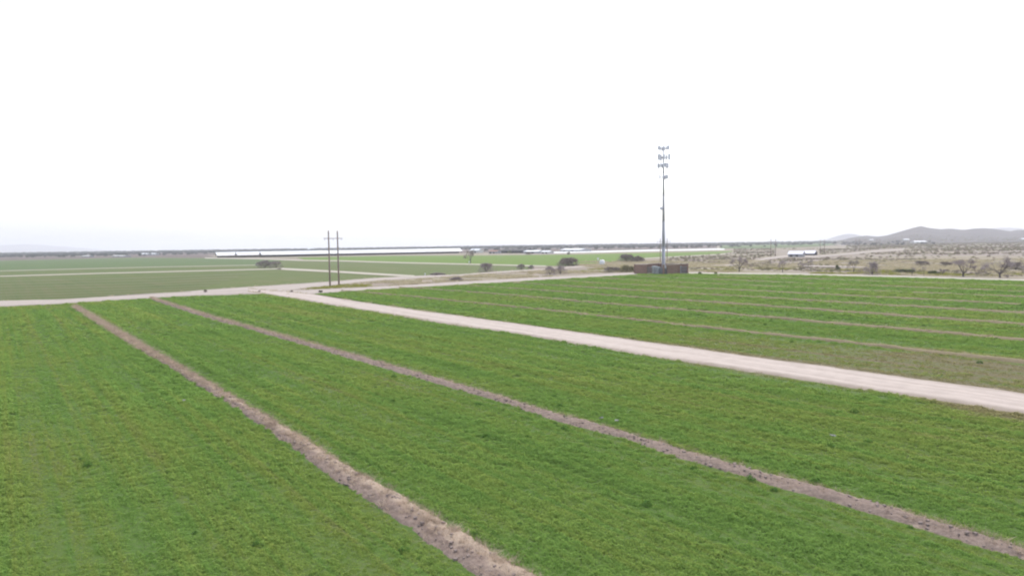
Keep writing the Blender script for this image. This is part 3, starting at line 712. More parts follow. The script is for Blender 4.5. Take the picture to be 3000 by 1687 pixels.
    t.build('trunk', BARK if hpx > 12 else TWIG, root); c_ = tw.build('crown', twig, root)
    if leaf: lf.build('foliage', leaf, root)
    return root
woody('mesquite_tree', (2930, 813.5), 61, 88, 'largest bare mesquite with forked dark trunk beside the pale track at the desert edge', 'tree', nlimb=6, dense=1.3, low=.22, seed=1)
woody('mesquite_tree', (2822, 810), 52, 62, 'bare mesquite with short forked trunk beside the track, next to the largest mesquite', 'tree', nlimb=5, low=.16, seed=2)
woody('mesquite_shrub', (2861, 807.5), 30, 40, 'thin bare shrub between the two forked mesquites at the desert edge', nlimb=4, seed=3)
woody('mesquite_shrub', (2555, 805), 38, 40, 'bare many-stemmed bush fanning up from the bare patch beside the track', nlimb=9, low=.05, dense=1.2, seed=4)
woody('thin_sapling', (2672, 807), 25, 14, 'thin leafless sapling beside low green weeds along the track', 'sapling', nlimb=3, low=.3, dense=.6, seed=5)
woody('thin_sapling', (2707, 809), 28, 14, 'thin leafless sapling leaning alone on the yellow verge of the track', 'sapling', nlimb=3, low=.35, dense=.6, seed=6)
woody('mesquite_shrub', (2762, 805), 17, 20, 'small dark bare shrub left of the forked mesquites on the verge', twig=TWIGD, nlimb=5, seed=7)
woody('desert_weed', (2951, 813), 7, 9, 'tiny dark weed at the foot of the largest mesquite', 'weed', twig=TWIGD, nlimb=5, dense=.4, low=.1, seed=8)
woody('mesquite_shrub', (2501, 799), 38, 26, 'upright grey bare shrub with green weeds at its foot', leaf=LEAFG, nleaf=1, nlimb=5, seed=9)
woody('green_shrub', (2453, 793), 17, 14, 'small dark green bush on the yellow verge near the white sheds', leaf=LEAFG, nleaf=9, nlimb=6, low=.1, seed=10)
woody('mesquite_shrub', (2375, 794), 33, 28, 'bare grey shrub in front of the white sheds', nlimb=5, seed=11)
woody('mesquite_shrub', (2347, 794), 27, 22, 'smaller bare grey shrub beside the one in front of the white sheds', nlimb=5, seed=12)
woody('mesquite_tree', (2293, 797), 36, 34, 'spindly bare mesquite standing on the verge before the sandy lane', 'tree', nlimb=4, low=.2, seed=13)
woody('mesquite_tree', (2166, 795.5), 41, 44, 'bare mesquite with short trunk on the verge right of the walled compound', 'tree', nlimb=6, low=.2, dense=1.2, seed=14)
woody('green_weed', (2653, 800), 11, 44, 'low spreading green weed patch beside the thin sapling', 'weed', leaf=LEAFG, nleaf=6, nlimb=7, low=.05, seed=15)
woody('green_weed', (2735, 803), 9, 30, 'low green weed beside the small dark shrub on the verge', 'weed', leaf=LEAFG, nleaf=6, nlimb=6, low=.05, seed=16)
woody('desert_shrub', (2699, 779), 15, 34, 'dark rounded desert shrub behind the thin saplings', twig=TWIGD, leaf=LEAFO, nleaf=3, nlimb=7, low=.05, seed=17)
woody('desert_shrub', (2770, 780), 13, 30, 'dark flat desert shrub behind the small bare shrub', twig=TWIGD, leaf=LEAFO, nleaf=3, nlimb=7, low=.05, seed=18)
woody('desert_shrub', (2975, 790), 22, 60, 'wide dark shrub behind the largest mesquite', twig=TWIGD, leaf=LEAFO, nleaf=2, nlimb=8, low=.05, seed=19)
woody('dark_weed', (2051, 803.5), 7, 11, 'dark green weed at the field corner right of the compound', 'weed', leaf=LEAFG, nleaf=8, nlimb=5, dense=.4, low=.05, seed=20)
woody('dark_weed', (2097, 802), 4, 10, 'tiny dark weed on the track margin right of the compound', 'weed', leaf=LEAFG, nleaf=6, nlimb=5, dense=.4, low=.05, seed=21)
woody('brown_shrub', (776, 784.5), 25, 46, 'taller half of the bare brown shrub pair at the track corner', twig=TWIGD, nlimb=8, low=.05, dense=1.6, seed=22)
woody('brown_shrub', (810, 784.5), 23, 34, 'paler rounder half of the bare brown shrub pair at the track corner', nlimb=8, low=.05, dense=1.3, seed=23)
woody('willow_tree', (1379, 771.5), 40, 36, 'single upright bare tree on the far track before the long white shed', 'tree', twig=TWIG, leaf=LEAFO, nleaf=1, nlimb=6, low=.2, dense=1.2, seed=24)
woody('brown_shrub', (1425, 797), 31, 46, 'round bare brown shrub at the edge of the canal road', nlimb=9, low=.05, dense=1.5, seed=25)
woody('brown_shrub', (1527, 790), 19, 24, 'small round bare shrub beyond the canal road', nlimb=7, low=.05, dense=1.3, seed=26)
woody('brown_shrub', (1556, 789), 14, 18, 'smallest bare shrub next to the round one beyond the canal road', twig=TWIGD, nlimb=7, low=.05, seed=27)
woody('dark_shrub', (1664, 779), 27, 58, 'big dense dark shrub leaning over the canal road', twig=TWIGD, leaf=LEAFO, nleaf=4, nlimb=10, low=.04, dense=1.8, seed=28)
woody('mesquite_shrub', (1611, 806), 27, 30, 'bare vase-shaped shrub on the canal bank below the big dark shrub', nlimb=7, low=.08, dense=1.2, seed=29)
woody('mesquite_shrub', (1642, 803), 24, 32, 'second bare bank shrub, directly below the big dark shrub', nlimb=7, low=.08, seed=30)
woody('dark_shrub', (1836, 766.5), 25, 42, 'taller lobe of the dark shrub pair behind the walled compound', twig=TWIGD, leaf=LEAFO, nleaf=3, nlimb=9, low=.04, dense=1.8, seed=31)
woody('dark_shrub', (1868, 766.5), 19, 38, 'lower lobe of the dark shrub pair behind the walled compound', twig=TWIGD, leaf=LEAFO, nleaf=3, nlimb=9, low=.04, dense=1.6, seed=32)
woody('yellow_bush', (1838, 797), 19, 40, 'yellow green rounded bush left of the walled compound', leaf=LEAFY, nleaf=9, nlimb=9, low=.04, seed=33)
woody('brown_shrub', (1785, 798), 19, 30, 'brown bare shrub between the white tank and the yellow bush', leaf=LEAFO, nleaf=2, nlimb=8, low=.05, seed=34)
woody('brown_shrub', (1806, 797), 16, 22, 'smaller brown shrub touching the yellow bush', leaf=LEAFO, nleaf=2, nlimb=8, low=.05, seed=35)
woody('dark_shrub', (1337, 822), 12, 42, 'low dark brushy shrub between the two canal roads', twig=TWIGD, nlimb=9, low=.04, dense=1.8, seed=36)
woody('road_weed', (602, 857), 8, 9, 'small upright weed on the far edge of the road', 'weed', leaf=LEAFO, nleaf=5, nlimb=5, dense=.4, low=.1, seed=37)
woody('road_weed', (760, 856), 6, 7, 'tiny weed in the road fork west of the wooden poles', 'weed', twig=TWIGD, nlimb=5, dense=.4, low=.1, seed=38)
woody('road_weed', (855, 856), 6, 9, 'tiny dark weed in the middle of the dirt junction', 'weed', twig=TWIGD, nlimb=5, dense=.4, low=.1, seed=39)
woody('road_weed', (939, 857), 6, 10, 'dark weed at the corner of the field by the junction', 'weed', leaf=LEAFG, nleaf=4, twig=TWIGD, nlimb=5, dense=.4, low=.1, seed=40)
woody('dark_shrub', (1282, 806), 8, 44, 'low dark brush on the far side of the canal road', twig=TWIGD, nlimb=9, low=.04, dense=1.5, seed=41)
woody('dark_shrub', (1495, 737 + 5), 9, 18, 'round green bush before the dark feed barn', leaf=LEAFG, nleaf=8, nlimb=7, low=.1, seed=42)
woody('dark_shrub', (1666, 746), 10, 10, 'dark upright bush at the end of the white gravel strip', twig=TWIGD, leaf=LEAFO, nleaf=6, nlimb=6, low=.1, seed=43)
woody('dark_shrub', (1548, 746), 9, 14, 'dark bush between the small pale sheds', twig=TWIGD, leaf=LEAFO, nleaf=6, nlimb=6, low=.1, seed=44)

# ------------------------------------------------------------------ cell tower
STEEL = flat('galvanised_steel', (.50, .49, .55), .6, .06, .6, .0, .3); PANEL = flat('antenna_grey', (.74, .73, .80), .6, .06, 1.); DARKM = flat('dark_equipment', (.16, .16, .18), .6, .15, 1.)
TD = 224.; tb = G(1944, 843.5 + 0)  # base lies inside the compound
TX, TY = TD * (1944.5 - 1500) / F + .0, TD
def tower_z(py): return at_dist(1942, py, TD)[2]
tx0 = np.array(at_dist(1944, 780, TD)); TX = tx0[0]
tower = tag(empty('cell_tower', (TX, TY, 0)), 'tall tapered grey steel monopole with four tiers of antennas inside the walled compound', 'tower')
prev = (0, .62)
for z_, r in ((8.5, .52), (17., .42), (25.5, .32), (33., .24), (41.0, .16)):
    b_ = MB(); b_.lathe([(prev[1], prev[0]), (r, z_)], 18); sec = b_.build('pole_section', STEEL, tower, True)
    b_ = MB(); b_.lathe([(r + .03, z_ - .35), (r + .07, z_ - .3), (r + .07, z_ + .02), (r + .0, z_ + .06)], 18); b_.build('slip_joint', STEEL, sec)
    prev = (z_, r)
b_ = MB(); b_.lathe([(.95, -.05), (.95, .25), (.7, .3)], 20); b_.build('base_plate', flat('concrete', (.36, .34, .32), .9, .1, 3.), tower)
panel_me = {}
def panel(parent, x, y, z, h, wd, ang, mat):
    key = (round(h, 1), round(wd, 2), mat.name)
    if key not in panel_me:
        b_ = MB(); a, d, c_ = wd / 2, wd * .3, min(.04, wd * .15)
        out = [(-a, -d), (a, -d), (a, d - c_), (a - c_, d), (-a + c_, d), (-a, d - c_)]
        v = [(p[0], p[1], zz) for zz in (-h / 2, h / 2) for p in out]; k = len(out)
        b_.add(v, [tuple(range(k - 1, -1, -1)), tuple(range(k, 2 * k))] + [(i, (i + 1) % k, k + (i + 1) % k, k + i) for i in range(k)])
        panel_me[key] = b_.mesh('panel_antenna', mat)
    return link('panel_antenna', panel_me[key], parent, (x, y, z), ang)
def tier(z, r, sides, h, wd, skip=(), rot=0., ring=True, units=1, mat=PANEL):
    b_ = MB(); b_.lathe([(.30, -.25), (.45, -.2), (.45, .2), (.30, .25)], 14, (0, 0, z)); col = b_.build('collar', STEEL, tower)
    for s_ in range(sides):
        if s_ in skip: continue
        a = rot + 2 * math.pi * s_ / sides; ux, uy = math.cos(a), math.sin(a); vx, vy = -uy, ux; half = r * math.tan(math.pi / sides) * .92
        b_ = MB(); b_.tube((ux * .4, uy * .4, z), (ux * r, uy * r, z), .055, .05, 6); b_.tube((ux * .4, uy * .4, z - .5), (ux * r, uy * r, z - .1), .035, .035, 6); arm = b_.build('standoff_arm', STEEL, tower)
        b_ = MB(); b_.tube((ux * r - vx * half, uy * r - vy * half, z), (ux * r + vx * half, uy * r + vy * half, z), .05, .05, 6); b_.build('face_pipe', STEEL, arm)
        for k, f_ in enumerate((-.85, 0., .85) if half > 1 else (-.8, .8)):
            x, y = ux * (r + .22) + vx * half * f_, uy * (r + .22) + vy * half * f_
            panel(tower, x, y, z + .1, h * (1 if k != 1 else .85), wd, a - math.pi / 2, mat)
            b_ = MB(); b_.tube((ux * r + vx * half * f_, uy * r + vy * half * f_, z - h * .5), (ux * r + vx * half * f_, uy * r + vy * half * f_, z + h * .52), .04, .04, 6); b_.build('mount_pipe', STEEL, tower)
            if units and k != 1:
                b_ = MB(); b_.box((ux * (r - .25) + vx * half * f_, uy * (r - .25) + vy * half * f_, z + .2), (.3, .22, .6), a); b_.build('radio_unit', DARKM if k else PANEL, tower)
tier(tower_z(435), .95, 3, 1.3, .42, rot=.35)
tier(tower_z(462), 1.08, 3, 1.9, .45, rot=2.6)
tier(tower_z(486), .95, 3, 1.5, .5, rot=-.5, mat=PANEL)
tier(tower_z(520), .75, 3, 1.3, .42, rot=.15, skip=(1,), units=1)
# microwave dish and cable run
dz = tower_z(611); b_ = MB(); b_.tube((-.3, -.1, dz), (-.62, -.3, dz), .06, .06, 6); dm = b_.build('dish_mount', STEEL, tower)
b_ = MB(); n0 = Vector((-.75, -.66, 0)).normalized(); c0 = Vector((-.65, -.4, dz))
for i, (a0, a1, z0, z1) in enumerate(((.10, .36, 0, .07), (.36, .55, .07, .22), (.55, .55, .22, .42), (.55, .05, .42, .5))):
    o = len(b_.v); sx = n0.orthogonal().normalized(); sy = n0.cross(sx); v = []
    for rr_, zz in ((a0, z0), (a1, z1)):
        for k in range(16): t = 6.2832 * k / 16; v.append(c0 + n0 * zz + sx * rr_ * math.cos(t) + sy * rr_ * math.sin(t))
    b_.add(v, [(k, (k + 1) % 16, 16 + (k + 1) % 16, 16 + k) for k in range(16)])
b_.build('microwave_dish', PANEL, tower, True)
for k in range(3):
    b_ = MB(); a = 3.9 + .22 * k; b_.tube((.66 * math.cos(a), .66 * math.sin(a), .5), (.26 * math.cos(a), .26 * math.sin(a), 36), .03, .03, 5); b_.build('cable', DARKM, tower)

# ------------------------------------------------------------------ walled compound
mt, n, b = newmat('block_wall')
t = nd(n, 'ShaderNodeTexCoord').outputs['UV']
br = nd(n, 'ShaderNodeTexBrick', i_Scale=1., offset=.5); n.links.new(t, br.inputs['Vector'])
br.inputs['Brick Width'].default_value = .41; br.inputs['Row Height'].default_value = .205; br.inputs['Mortar Size'].default_value = .012
br.inputs['Color1'].default_value = (.29, .185, .145, 1); br.inputs['Color2'].default_value = (.235, .15, .122, 1); br.inputs['Mortar'].default_value = (.13, .10, .09, 1)
c = mix(n, .35, br.outputs['Color'], ramp(n, noise(n, nd(n, 'ShaderNodeTexCoord').outputs['Object'], .7, 5, .65), [(.3, (.19, .125, .105)), (.7, (.32, .215, .17))]))
n.links.new(c, b.inputs['Base Color']); BLOCK = mt
CAP = flat('wall_cap', (.58, .50, .46), .9, .1, 2.)  # cap lightened to imitate a sunlit strip along the wall top
def wall_uv(o):
    me = o.data; l = me.uv_layers.new(name='UVMap')
    for p_ in me.polygons:
        nx, ny = abs(p_.normal.x), abs(p_.normal.y)
        for li in p_.loop_indices:
            v = me.vertices[me.loops[li].vertex_index].co; l.data[li].uv = (v.y if nx > ny else v.x, v.z)
C0 = G(1944, 804.5); SX, SY, WH = 11.6, 12.0, 3.0     # local x: along the road's cross direction, local y: along the road
comp = tag(empty('block_compound', C0, BEAR), 'roofless brown block-wall compound around the tower with gates at its corner', 'compound')
def wall(x0, y0, x1, y1, h=WH):
    b_ = MB(); L = math.hypot(x1 - x0, y1 - y0); a = math.atan2(y1 - y0, x1 - x0)
    b_.box(((x0 + x1) / 2, (y0 + y1) / 2, h / 2 - .05), (L, .22, h + .1), a); wl = b_.build('wall', BLOCK, comp); wall_uv(wl)
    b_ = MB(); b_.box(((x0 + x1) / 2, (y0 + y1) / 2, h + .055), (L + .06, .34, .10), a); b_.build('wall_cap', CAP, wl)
def pillar(x, y, h=WH + .1):
    b_ = MB(); b_.box((x, y, h / 2 - .05), (.46, .46, h + .1)); p_ = b_.build('pillar', BLOCK, comp); wall_uv(p_)
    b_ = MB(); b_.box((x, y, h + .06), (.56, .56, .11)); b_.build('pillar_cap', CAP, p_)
wall(.3, SY, SX - .3, SY); wall(SX, .3, SX, SY - .3)              # the two rear sides
wall(0, 7.2, 0, SY - .3); wall(2.0, 0, 7.2, 0)                     # front sides, broken by the gates
for x, y in ((0, 0), (0, SY), (SX, 0), (SX, SY), (0, 6.9), (1.7, 0), (7.5, 0)): pillar(x, y)
GATE = flat('gate_metal', (.20, .205, .215), .6, .1, 2., .3)
def gate(x0, y0, x1, y1, mat):
    L = math.hypot(x1 - x0, y1 - y0); a = math.atan2(y1 - y0, x1 - x0); ux, uy = math.cos(a), math.sin(a)
    b_ = MB()
    for z_ in (.15, 1.2, 2.2): b_.box(((x0 + x1) / 2, (y0 + y1) / 2, z_), (L, .06, .07), a)
    for s_ in (0.03, L - .03): b_.box((x0 + ux * s_, y0 + uy * s_, 1.2), (.08, .08, 2.25), a)
    g = b_.build('gate', mat, comp)
    bar = MB(); bar.box((0, 0, 0), (.035, .035, 2.1)); bm = bar.mesh('bar', mat)
    for k in range(1, int(L / .16)): link('bar', bm, g, (x0 + ux * k * .16, y0 + uy * k * .16, 1.22))
gate(0, .35, 0, 3.5, GATE); gate(0, 3.55, 0, 6.6, GATE); gate(.3, 0, 1.45, 0, GATE)
gate(7.8, 0, 11.3, 0, GATE)
def loc(x, y, z=0): return comp.matrix_basis @ Vector((x, y, z))
cM = Matrix.Translation(Vector(C0)) @ Matrix.Rotation(BEAR, 4, 'Z')
PALEC = flat('cabinet_pale', (.50, .52, .53), .5, .06, 1.); DARKC = flat('cabinet_slate', (.16, .18, .21), .5, .1, 1.); GENG = flat('generator_grey', (.30, .32, .34), .5, .08, 1.)
def cabinet(x, y, sx, sy, sz, mat, label, dark=True, name='equipment_cabinet', z0=.18):
    p_ = cM @ Vector((x, y, 0)); o = tag(empty(name, p_, BEAR), label, 'cabinet')
    b_ = MB(); b_.box((0, 0, z0 / 2), (sx + .25, sy + .25, z0)); b_.build('plinth', MATS['concrete'], o)
    b_ = MB(); b_.box((0, 0, z0 + sz / 2 + .002), (sx, sy, sz)); b_.build('housing', mat, o)
    b_ = MB(); b_.box((0, 0, z0 + sz + .04), (sx + .1, sy + .1, .07)); b_.build('lid', mat, o)
    b_ = MB(); b_.box((-sx / 2 - .015, 0, z0 + sz * .5), (.03, sy * .86, sz * .86)); d_ = b_.build('door', mat, o)
    b_ = MB(); b_.box((-sx / 2 - .045, sy * .32, z0 + sz * .5), (.03, .04, .22)); b_.build('handle', DARKM, d_)
    b_ = MB()
    for k in range(5): b_.box((0, -sy / 2 - .012, z0 + sz * (.25 + .09 * k)), (sx * .6, .024, .05))
    b_.build('louvre', DARKM, o)
cabinet(2.2, 5.6, 1.0, 1.5, 2.3, PALEC, 'tall pale equipment cabinet just inside the gate, beside the left block wall')
cabinet(2.0, 3.9, .9, 1.0, 2.1, PALEC, 'narrow pale equipment cabinet second from the left block wall of the compound')
cabinet(2.4, 2.2, 1.6, 2.4, 1.6, DARKC, 'low slate blue generator housing behind the compound gate', name='generator')
cabinet(4.8, 3.2, 1.2, 1.2, 2.4, PALEC, 'pale equipment cabinet standing close to the foot of the tower')
cabinet(9.6, 1.8, 1.3, 1.0, 2.2, GENG, 'grey equipment cabinet behind the right-hand compound gate')
poly = [(-.9, -.9), (SX + .9, -.9), (SX + .9, SY + .9), (-.9, SY + .9)]
b_ = MB(); b_.add([tuple(cM @ Vector((x, y, .05))) for x, y in poly], [(0, 1, 2, 3)]); tag(b_.build('gravel_pad', ROAD2), kind='structure')

# ------------------------------------------------------------------ wooden H-frame poles
WOOD = flat('weathered_pole_wood', (.27, .21, .185), .9, .25, 1.5)
INS = flat('insulator', (.25, .24, .26), .4, .1, 3.)
def h_frame(pxa, pxb, height, arm_frac, label, r=.17):
    a = Vector(G(*pxa)); b2 = Vector(G(*pxb)); c_ = (a + b2) / 2; d = b2 - a; L = d.length; ang = math.atan2(d.y, d.x)
    o = tag(empty('utility_pole', c_, ang), label, 'utility pole', 'twin-pole wooden power line structures')
    for s_ in (-1, 1):
        b_ = MB(); b_.lathe([(r, -.2), (r * .92, height * .4), (r * .72, height * .98), (r * .6, height)], 10, (s_ * L / 2, 0, 0)); b_.build('pole', WOOD, o, True)
    za = height * arm_frac; ext = L * .5
    b_ = MB()
    for y_ in (-.16, .16): b_.box((0, y_ * (r / .17), za), (L + 2 * ext, .07, .15))
    arm = b_.build('crossarm', WOOD, o)
    for k in (-1, 0, 1):
        x = k * (L / 2 + ext * .88); b_ = MB(); b_.lathe([(.02, 0), (.06, -.06), (.03, -.12), (.06, -.2), (.03, -.26), (.06, -.34), (.02, -.4)], 8, (x, 0, za - .12)); b_.build('insulator', INS, arm)
h_frame((967, 838.5), (993, 836.5), 14.3, .86, 'twin wooden utility poles joined by a crossarm on the grass beside the road junction', .22)
def h_far(px, py, sp, height, label):
    c_ = G(px, py); h_frame((px - sp / 2, py), (px + sp / 2, py), height, .86, label, .2)
h_far(1944.5, 770, 20, 12.2, 'twin wooden utility poles directly behind the walled compound')
h_far(2265, 752, 14, 11.3, 'twin wooden utility poles left of the white sheds')
h_far(2409, 741, 12, 10.9, 'twin wooden utility poles right of the white sheds')
h_far(2512, 733, 10, 11.0, 'twin wooden utility poles near the end of the white gravel lane')
h_far(2573, 727, 9, 11.2, 'twin wooden utility poles at the foot of the hill')

# ------------------------------------------------------------------ tank
TANKW = flat('tank_white', (.74, .74, .74), .45, .05, .7, 0, .4)
tp = G(1764, 776.5); tr_ = 16 / 2 * tp[1] / F; th_ = 15.5 * tp[1] / F
tank = tag(empty('water_tank', tp), 'white domed upright tank beside the canal road', 'tank')
b_ = MB(); b_.lathe([(tr_ * .97, 0), (tr_, .05), (tr_, th_ * .38), (tr_ * 1.015, th_ * .4), (tr_, th_ * .42), (tr_, th_ * .74)], 28); b_.build('body', TANKW, tank, True)
b_ = MB(); b_.lathe([(tr_ * .995, th_ * .74), (tr_ * .93, th_ * .84), (tr_ * .72, th_ * .93), (tr_ * .4, th_ * .985), (.12, th_)], 28); dome = b_.build('dome', TANKW, tank, True)
b_ = MB(); b_.lathe([(.22, th_ - .02), (.22, th_ + .12), (.18, th_ + .15)], 14); b_.build('hatch', DARKM, dome)
b_ = MB(); b_.tube((-tr_ * .7, -tr_ * .75, 0), (-tr_ * .7, -tr_ * .75, th_ * .75), .04, .04, 6); b_.build('outlet_pipe', STEEL, tank)
vp = G(1752, 776.5); o = tag(empty('vent_post', vp), 'thin pale post with box top beside the white tank', 'post')
hh = 21 * vp[1] / F; b_ = MB(); b_.tube((0, 0, -.05), (0, 0, hh - .6), .07, .06, 8); b_.build('post', STEEL, o)
b_ = MB(); b_.box((0, 0, hh - .35), (.75, .5, .9)); b_.build('box', TANKW, o)
def standpipe(pxy, hp, label):
    p_ = G(*pxy); k = p_[1] / F; o = tag(empty('standpipe', p_), label, 'standpipe'); hh = hp * k; r = hh * .28
    b_ = MB(); b_.lathe([(r, -.05), (r, hh * .8), (r * .95, hh * .82)], 14); b_.build('pipe', TANKW, o, True)
    b_ = MB(); b_.lathe([(r * 1.15, hh * .8), (r * 1.15, hh * .9), (r * .5, hh)], 14); b_.build('cap', PANEL, o)
standpipe((1374.5, 771.5), 6, 'short white irrigation standpipe at the foot of the upright tree')
standpipe((1245, 806.5), 6, 'short white irrigation standpipe beside the canal road')

# ------------------------------------------------------------------ sheds and houses far off
RWHITE = flat('white_metal_roof', (.80, .80, .82), .5, .03, .05, 0, .4); WGREY = flat('shed_wall_grey', (.34, .33, .35), .8, .1, .3); WDARK = flat('shed_dark_and_shadow', (.05, .047, .055), .8, .15, .3)  # the dark tone also paints the shadow under open livestock roofs
RRED = flat('rusty_roof', (.30, .17, .14), .8, .1, .2); WPALE = flat('pale_wall', (.58, .56, .54), .8, .08, .3); GLASSD = flat('dark_opening', (.05, .05, .06), .5, .1, 1.)
def gabled(name, p0, p1, depth, eave, ridge, roofm, wallm, label, cat='shed', openside=False, over=.4, posts=0, group=None, door=True):
    """long shed: p0-p1 is the side nearest the camera, depth goes away from it"""
    p0 = Vector(p0); p1 = Vector(p1); d = (p1 - p0); L = math.hypot(d.x, d.y); ang = math.atan2(d.y, d.x)
    o = tag(empty(name, p0, ang), label, cat, group); t_ = max(.06, eave * .03)
    rf = MB()
    for y0, y1, z0, z1 in ((-over, depth / 2, eave, ridge), (depth + over, depth / 2, eave, ridge)):
        v = [(-over, y0, z0), (L + over, y0, z0), (L + over, y1, z1), (-over, y1, z1)]; v += [(x, y, z + t_) for x, y, z in v]
        f = [(0, 3, 2, 1), (4, 5, 6, 7), (0, 1, 5, 4), (1, 2, 6, 5), (2, 3, 7, 6), (3, 0, 4, 7)]
        rf.add(v, f if y0 < y1 else [q[::-1] for q in f])
    rf.build('roof', roofm, o)
    if openside:
        pm = MB(); pm.box((0, 0, eave / 2), (.3, .3, eave)); pme = pm.mesh('post', wallm); n_ = posts
        for k in range(n_ + 1):
            for y in (.2, depth - .2): link('post', pme, o, (.2 + (L - .4) * k / n_, y, 0))
        for x in (.15, L - .15):
            b_ = MB(); b_.add([(x, 0, eave * .92), (x, depth, eave * .92), (x, depth / 2, ridge - .05)], [(0, 1, 2)]); b_.add([(x + .08, 0, eave * .92), (x + .08, depth, eave * .92), (x + .08, depth / 2, ridge - .05)], [(2, 1, 0)]); b_.build('gable', wallm, o)  # dark sheets over the open gable ends, their shadow put into the colour
        b_ = MB(); b_.box((L / 2, depth * .5, eave * .33), (L - 1, .3, eave * .66)); b_.build('shadow_strip', wallm, o)  # added dark strip: the shadow beneath the open roof as a painted wall
    else:
        b_ = MB(); v = []
        for x in (0, L): v += [(x, 0, -.1), (x, depth, -.1), (x, depth, eave), (x, depth / 2, ridge - .02), (x, 0, eave)]
        b_.add(v, [(0, 4, 3, 2, 1), (5, 6, 7, 8, 9), (0, 5, 9, 4), (1, 2, 7, 6)]); wl = b_.build('wall', wallm, o)
        if door:
            for fx in (.22, .62):
                b_ = MB(); b_.box((L * fx, -.03, eave * .38), (min(3.5, L * .18), .08, eave * .72)); b_.build('door', GLASSD, o)
    return o
g = 'long white-roofed livestock shades'
def G2(x, y): p = G(x, y); return p
# three long parallel livestock shades; each is seen past the end of the one before it
ax_ = np.array([math.sin(math.radians(59)), math.cos(math.radians(59)), 0])
def shade(a, L, label, posts):
    gabled('livestock_shade', a, a + ax_ * L, 15., 2.8, 6.2, RWHITE, WDARK, label, 'shed', True, .8, posts, g)
B3 = G(768, 753.6); shade(B3, 252, 'longest white-roofed livestock shade, in front of the other two', 36)
shade(B3 + np.array([-28.5, 2.5, 0]), 120, 'middle white livestock shade, its end just left of the longest one', 17)
shade(B3 + np.array([-53., 6., 0]), 120, 'rearmost white livestock shade, its end at the fallow field', 17)
def far_shed(x0, x1, yb, htop, roofm, wallm, label, depth=None, cat='shed', z=0., rf=.4, name='farm_shed', dist=None):
    if dist is None: a = G(x0, yb); b2 = G(x1, yb)
    else:
        a = at_dist(x0, yb, dist); b2 = at_dist(x1, yb, dist); zz = min(a[2], b2[2]); a[2] = b2[2] = zz
    k = a[1] / F; h = (yb - htop) * k; return gabled(name, a, b2, depth or max(6, (x1 - x0) * k * .7), h * (1 - rf), h, roofm, wallm, label, cat)
far_shed(2309, 2350, 753, 736, PANEL, WGREY, 'larger white gabled shed with grey wall in the desert by the sandy lane', rf=.5)
far_shed(2354, 2385, 748, 735, PANEL, WDARK, 'smaller white-roofed shed with dark end wall beside the larger one', rf=.6)
far_shed(1432, 1456, 743, 733, RRED, WGREY, 'small rusty red shed at the end of the dark feed barn')
far_shed(1458, 1532, 742, 730.5, WDARK, WDARK, 'long dark-roofed feed barn among the dairy sheds')
far_shed(1376, 1402, 741, 729, RWHITE, WPALE, 'white shed touching the right end of the longest livestock shade')
far_shed(1534, 1577, 742.5, 733.5, RWHITE, WGREY, 'low white-roofed shed right of the dark feed barn')
far_shed(1585, 1610, 743, 734.5, RWHITE, WPALE, 'small pale shed before the white gravel strip')
far_shed(1640, 1700, 737, 728.5, RWHITE, WGREY, 'long low white-roofed shed behind the white gravel strip')
far_shed(410, 431, 748, 742, RWHITE, WGREY, 'wider of two tiny white-roofed sheds beyond the fallow field')
far_shed(437, 454, 747.5, 741.5, RWHITE, WGREY, 'narrower of two tiny white-roofed sheds beyond the fallow field')
far_shed(236, 259, 753.5, 748.5, WPALE, WGREY, 'pale low shed alone in the fallow field')
far_shed(326, 360, 753, 748, WPALE, WGREY, 'pale tan low house with dark trees at the fallow field edge')
far_shed(899, 914, 733.5, 726, RWHITE, WPALE, 'small white gabled building rising behind the longest livestock shade', rf=.6)
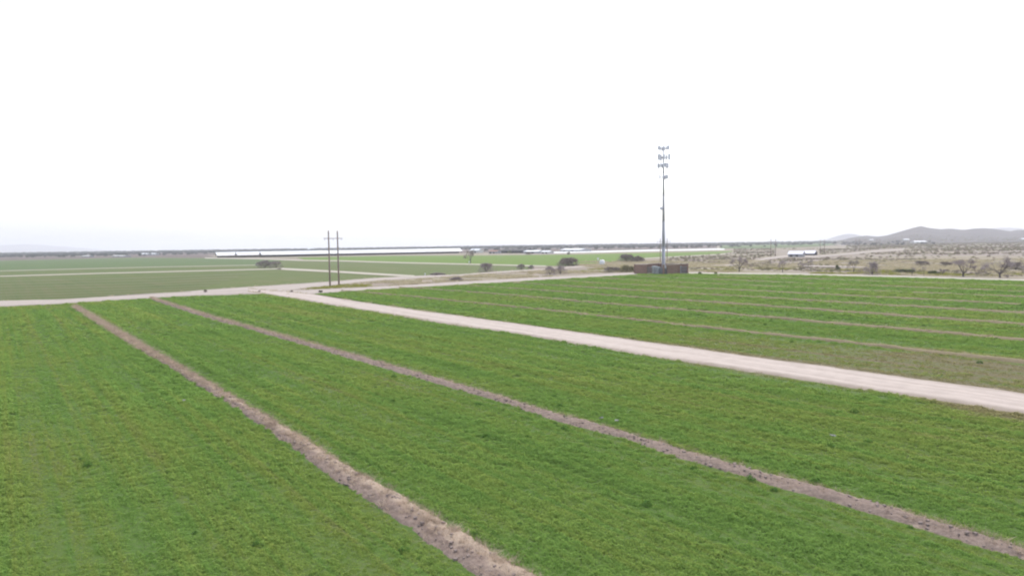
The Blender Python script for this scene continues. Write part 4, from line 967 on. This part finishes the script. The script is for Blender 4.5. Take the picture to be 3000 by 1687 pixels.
far_shed(2650, 2665, 705.5, 699.5, RWHITE, WPALE, 'bright white house on the lower hill slope', dist=1900, cat='house')
far_shed(2681, 2716, 711.5, 705.5, RWHITE, WPALE, 'long pale building at the foot of the hill', dist=1500, cat='building')
far_shed(2549, 2559, 705, 701, RWHITE, WPALE, 'tiny white house at the left foot of the hill', dist=1900, cat='house')
far_shed(2995, 3015, 704, 697.5, RWHITE, WPALE, 'white house on the slope at the far end of the hill', dist=1900, cat='house')

# pale scraps lying on the crop
SCRAP = flat('pale_scrap', (.42, .40, .38), .8, .1, 20.)
for k, (x, y, lb) in enumerate(((540, 1179, 'small pale scrap lying on the crop left of the straw-covered berm'), (1762, 1231, 'small pale scrap lying just above the bare soil berm'),
                                (1807, 1239, 'greyish scrap lying beside another near the bare soil berm'), (2440, 1284.5, 'small pale scrap lying in the crop between berm and dirt road'))):
    b_ = MB(); q = random.Random(k); N_ = 6; s_ = .17
    b_.v = [((i / (N_ - 1) - .5) * s_ * (1.6 if k == 3 else 1.1), (j / (N_ - 1) - .5) * s_, .17 + q.uniform(-.04, .05)) for i in range(N_) for j in range(N_)]
    b_.f = [(i * N_ + j, (i + 1) * N_ + j, (i + 1) * N_ + j + 1, i * N_ + j + 1) for i in range(N_ - 1) for j in range(N_ - 1)]
    o = b_.build('scrap', SCRAP, loc=G(x, y), rz=q.uniform(0, 3)); md = o.modifiers.new('thick', 'SOLIDIFY'); md.thickness = .01; tag(o, lb, 'scrap', 'pale scraps lying in the crop')

# ------------------------------------------------------------------ haze
b_ = MB(); hx = 13500; b_.box((0, 0, (150 - 1) / 2), (2 * hx, 2 * hx, 151.))
mt = bpy.data.materials.new('haze'); mt.use_nodes = True; n = mt.node_tree; n.nodes.clear()
pv = nd(n, 'ShaderNodeVolumePrincipled'); pv.inputs['Color'].default_value = (.92, .935, 1., 1); pv.inputs['Density'].default_value = 1.7e-4; pv.inputs['Anisotropy'].default_value = .2
ou = nd(n, 'ShaderNodeOutputMaterial'); n.links.new(pv.outputs[0], ou.inputs['Volume'])
tag(b_.build('haze', mt), kind='stuff')
